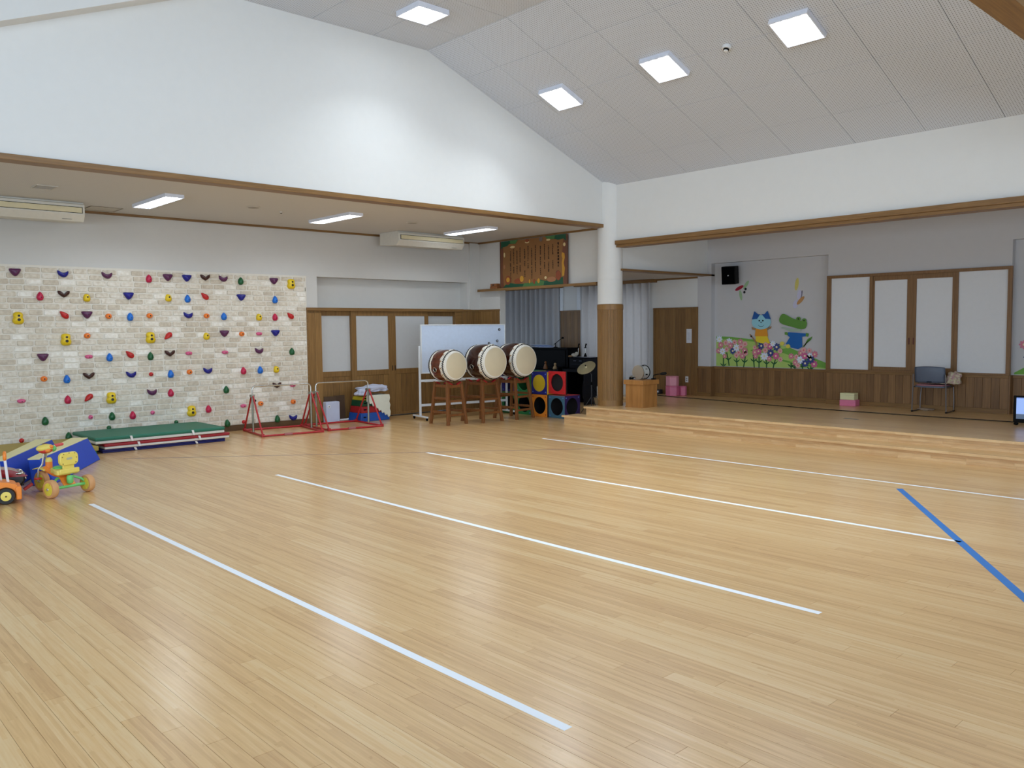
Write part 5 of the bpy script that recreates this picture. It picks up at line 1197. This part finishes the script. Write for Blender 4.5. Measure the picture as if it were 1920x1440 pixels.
def clump(label, fl_, st_, c):
    o = thing('paper_flowers', label, 'wall decoration', (PX, c, wz), 0, 'paper flower clumps')
    for pts in st_: stem(o, pts)
    for k, (y, z, r, kd) in enumerate(fl_): flower(o, y, z, r, kd, 4+2*(k % 5))
def PY(px): return 9.353-(px-1343)*(9.353-7.05)/(208)*(1+.00025*(1551-px)*0)
def q(px, py):
    """mural coordinates: horizontal units left to right and down, 0..1 scale of the paper strip"""
    y = 9.353+(px-1343)*(7.05-9.353)/208.0+.10*math.sin(PI*(px-1343)/208.0)*-.55
    ztop = 1.727+(1727-1727); zz = 1.466-(py-631)*(.0104+.0*px)
    return y, zz
def fq(L): return [(*q(a, b), r, k) for a, b, r, k in L]
clump('left clump of pink, white and navy paper flowers on the stage wall', fq([(1349, 636, .06, 'w'), (1368, 641, .065, 'w'), (1352, 647, .055, 'p'), (1362, 643, .05, 'l'), (1371, 648, .055, 'p'), (1378, 642, .05, 'l'), (1389, 641, .055, 'p'), (1398, 645, .05, 'l'), (1348, 658, .05, 'p'), (1356, 659, .06, 'w'), (1363, 655, .05, 'l'), (1375, 658, .06, 'n'), (1382, 652, .065, 'w'), (1391, 650, .055, 'l'), (1398, 657, .055, 'p'), (1386, 661, .05, 'l'), (1393, 667, .055, 'p'), (1382, 666, .05, 'l'), (1360, 668, .04, 'p'), (1400, 662, .045, 'l')]),
      [[q(1363, 661), q(1366, 674), q(1368, 686)], [q(1382, 668), q(1382, 678), q(1383, 687)], [q(1398, 668), q(1397, 678), q(1395, 688)], [q(1357, 668), q(1357, 686)]], 9.05)
clump('middle clump of pink, navy and white paper flowers under the paper cat', fq([(1428, 648, .065, 'n'), (1444, 649, .06, 'h'), (1457, 650, .065, 'n'), (1436, 656, .05, 'l'), (1417, 660, .055, 'p'), (1423, 658, .06, 'h'), (1434, 667, .07, 'w'), (1446, 661, .065, 'n'), (1456, 666, .06, 'h'), (1464, 657, .045, 'l'), (1443, 671, .05, 'p'), (1464, 672, .045, 'l'), (1418, 667, .045, 'p'), (1450, 644, .05, 'w'), (1437, 646, .045, 'l'), (1416, 651, .04, 'l')]),
      [[q(1413, 664), q(1414, 676), q(1415, 688)], [q(1424, 668), q(1424, 678), q(1424, 690)], [q(1437, 673), q(1438, 680), q(1438, 688)], [q(1455, 671), q(1452, 680), q(1450, 690)]], 8.25)
clump('right clump of pink, navy and white paper flowers below the paper crocodile', fq([(1484, 666, .05, 'p'), (1494, 667, .045, 'l'), (1502, 660, .05, 'p'), (1510, 665, .06, 'h'), (1508, 655, .05, 'l'), (1518, 656, .045, 'l'), (1528, 662, .055, 'p'), (1502, 672, .065, 'w'), (1521, 671, .065, 'n'), (1511, 678, .06, 'n'), (1527, 679, .06, 'h'), (1492, 677, .05, 'p'), (1497, 682, .045, 'l'), (1519, 665, .05, 'w')]),
      [[q(1484, 678), q(1484, 684), q(1484, 690)], [q(1491, 680), q(1491, 686), q(1492, 692)], [q(1504, 676), q(1505, 684), q(1506, 692)], [q(1522, 682), q(1520, 688), q(1518, 692)]], 7.5)
# blue eared cat
ct = thing('paper_cat', 'light blue paper cat in an orange shirt on the stage wall', 'wall decoration', (PX, 8.35, 1.4))
sky_ = pc('sky_blue', (.58, .80, .86)); ear = pc('ear_blue', (.10, .33, .62)); ora = pc('orange', (.86, .58, .16)); yel = pc('yellow', (.90, .80, .18)); inkp = pc('ink', (.06, .06, .08)); tanp = pc('tan', (.60, .48, .34))
paper(ct, 'trousers', [(8.47, 1.48), (8.23, 1.48), (8.17, 1.34), (8.30, 1.33), (8.47, 1.37)], yel, 11); paper(ct, 'shirt', [(8.47, 1.625), (8.24, 1.625), (8.21, 1.47), (8.49, 1.47)], ora, 12)
paper(ct, 'arm', [(8.46, 1.62), (8.56, 1.645), (8.55, 1.60), (8.47, 1.585)], tanp, 11); paper(ct, 'arm', [(8.25, 1.62), (8.14, 1.66), (8.15, 1.62), (8.24, 1.58)], tanp, 11)
hd = paper(ct, 'head', circ(.20, 28, (8.355, 1.735), .135), sky_, 13)
paper(ct, 'ear', [(8.555, 1.79), (8.50, 1.945), (8.42, 1.885), (8.38, 1.885), (8.44, 1.80)], ear, 14, hd); paper(ct, 'ear', [(8.155, 1.79), (8.225, 1.95), (8.29, 1.885), (8.34, 1.885), (8.27, 1.80)], ear, 14, hd)
for y in (8.395, 8.32): paper(ct, 'eye', circ(.016, 12, (y, 1.765)), inkp, 14, hd)
paper(ct, 'nose', circ(.013, 10, (8.358, 1.735), .010), inkp, 14, hd); paper(ct, 'mouth', [(8.425, 1.69), (8.39, 1.655), (8.355, 1.645), (8.32, 1.655), (8.29, 1.69), (8.32, 1.664), (8.355, 1.655), (8.39, 1.664)], inkp, 14, hd)
wt_ = thing('paper_wand', 'thin brown paper wand before the paper cat', 'wall decoration', (PX, 8.5, 1.4)); paper(wt_, 'stick', [(8.60, 1.505), (8.58, 1.515), (8.44, 1.36), (8.42, 1.26), (8.45, 1.26), (8.47, 1.35)], tanp, 16); paper(wt_, 'tip', circ(.018, 10, (8.56, 1.47)), inkp, 17)
# crocodile
cr = thing('paper_crocodile', 'green paper crocodile in a blue shirt sitting on the paper hill', 'wall decoration', (PX, 7.7, 1.4))
cg = pc('croc_green', (.36, .56, .24)); bl = pc('shirt_blue', (.08, .38, .68))
paper(cr, 'tail', [(7.50, 1.30), (7.36, 1.40), (7.33, 1.47), (7.42, 1.42), (7.52, 1.24)], cg, 10); paper(cr, 'shirt', [(7.80, 1.545), (7.44, 1.52), (7.42, 1.47), (7.53, 1.46), (7.52, 1.28), (7.60, 1.235), (7.74, 1.26), (7.85, 1.33), (7.77, 1.45), (7.82, 1.49)], bl, 11)
paper(cr, 'jaw', [(7.95, 1.625), (7.92, 1.64), (7.70, 1.60), (7.55, 1.60), (7.55, 1.56), (7.75, 1.555)], pc('croc_jaw', (.64, .72, .66)), 12)
paper(cr, 'head', smooth_poly([(7.985, 1.77), (7.95, 1.86), (7.88, 1.88), (7.72, 1.80), (7.55, 1.75), (7.44, 1.73), (7.46, 1.62), (7.56, 1.60), (7.72, 1.64), (7.93, 1.70)], 40), cg, 13)
for y, z in ((7.60, 1.785), (7.49, 1.755)): e_ = paper(cr, 'eye', circ(.045, 14, (y, z), .04), cg, 14); paper(cr, 'pupil', circ(.014, 10, (y, z)), inkp, 15, e_)
for y, z in ((7.92, 1.335), (7.80, 1.285)): paper(cr, 'shoe', circ(.045, 14, (y, z), .038), pc('shoe_yellow', (.84, .80, .34)), 13)
paper(cr, 'arm', [(7.82, 1.545), (7.87, 1.55), (7.87, 1.50), (7.80, 1.49)], cg, 12); paper(cr, 'arm', [(7.45, 1.53), (7.40, 1.52), (7.41, 1.46), (7.46, 1.47)], cg, 12)
def oval(c, a, b, rot, n=20): return [(c[0]+a*math.cos(t_)*math.cos(rot)-b*math.sin(t_)*math.sin(rot), c[1]+a*math.cos(t_)*math.sin(rot)+b*math.sin(t_)*math.cos(rot)) for t_ in [2*PI*i/n for i in range(n)]]
df = thing('paper_dragonfly', 'paper dragonfly with a red body beside the loudspeaker', 'wall decoration', (PX, 8.8, 2.38)); wg = pc('wing_green', (.60, .72, .56))
paper(df, 'wing', oval((8.70, 2.455), .095, .032, 2.2), wg, 0); paper(df, 'wing', oval((8.815, 2.26), .10, .03, 1.38), wg, 0)
paper(df, 'body', oval((8.845, 2.40), .10, .033, 2.72 + PI), pc('crimson', (.62, .06, .18)), 1)
for y, z in ((8.708, 2.375), (8.733, 2.315)): paper(df, 'eye', circ(.025, 14, (y, z)), inkp, 2)
be = thing('paper_butterfly', 'paper butterfly with a pale yellow strip high on the stage wall', 'wall decoration', (PX, 7.6, 2.25)); lv = pc('lavender', (.76, .76, .86))
paper(be, 'strip', oval((7.655, 2.42), .115, .036, 1.72), pc('straw', (.80, .76, .42)), 0); paper(be, 'wing', oval((7.605, 2.225), .09, .042, 1.72), lv, 1); paper(be, 'wing', oval((7.67, 2.06), .085, .05, 1.9), lv, 1)
paper(be, 'body', oval((7.575, 2.12), .10, .034, 2.35 + PI/2*0), pc('apricot', (.72, .54, .34)), 2); paper(be, 'wing_shade', oval((7.56, 2.23), .075, .014, 1.75), pc('slate', (.38, .36, .44)), 0)
rh = thing('paper_hill', 'green paper hill at the right mural, cut by the right edge', 'wall decoration', (PX, 3.7, wz))
paper(rh, 'hill_sheet', [(4.08, wz+.01), (4.08, .91), (3.95, .99), (3.7, 1.10), (3.2, 1.2), (3.2, wz+.01)], mg2); paper(rh, 'hill_band', [(4.08, wz+.01), (3.2, wz+.01), (3.2, 1.0), (3.7, .92)], lg, 1)
rf = thing('paper_flowers', 'single pink paper flower at the right mural edge', 'wall decoration', (PX, 3.9, 1.3), 0, 'paper flower clumps'); flower(rf, 3.955, 1.34, .06, 'p', 2); flower(rf, 3.90, 1.15, .05, 'n', 2)
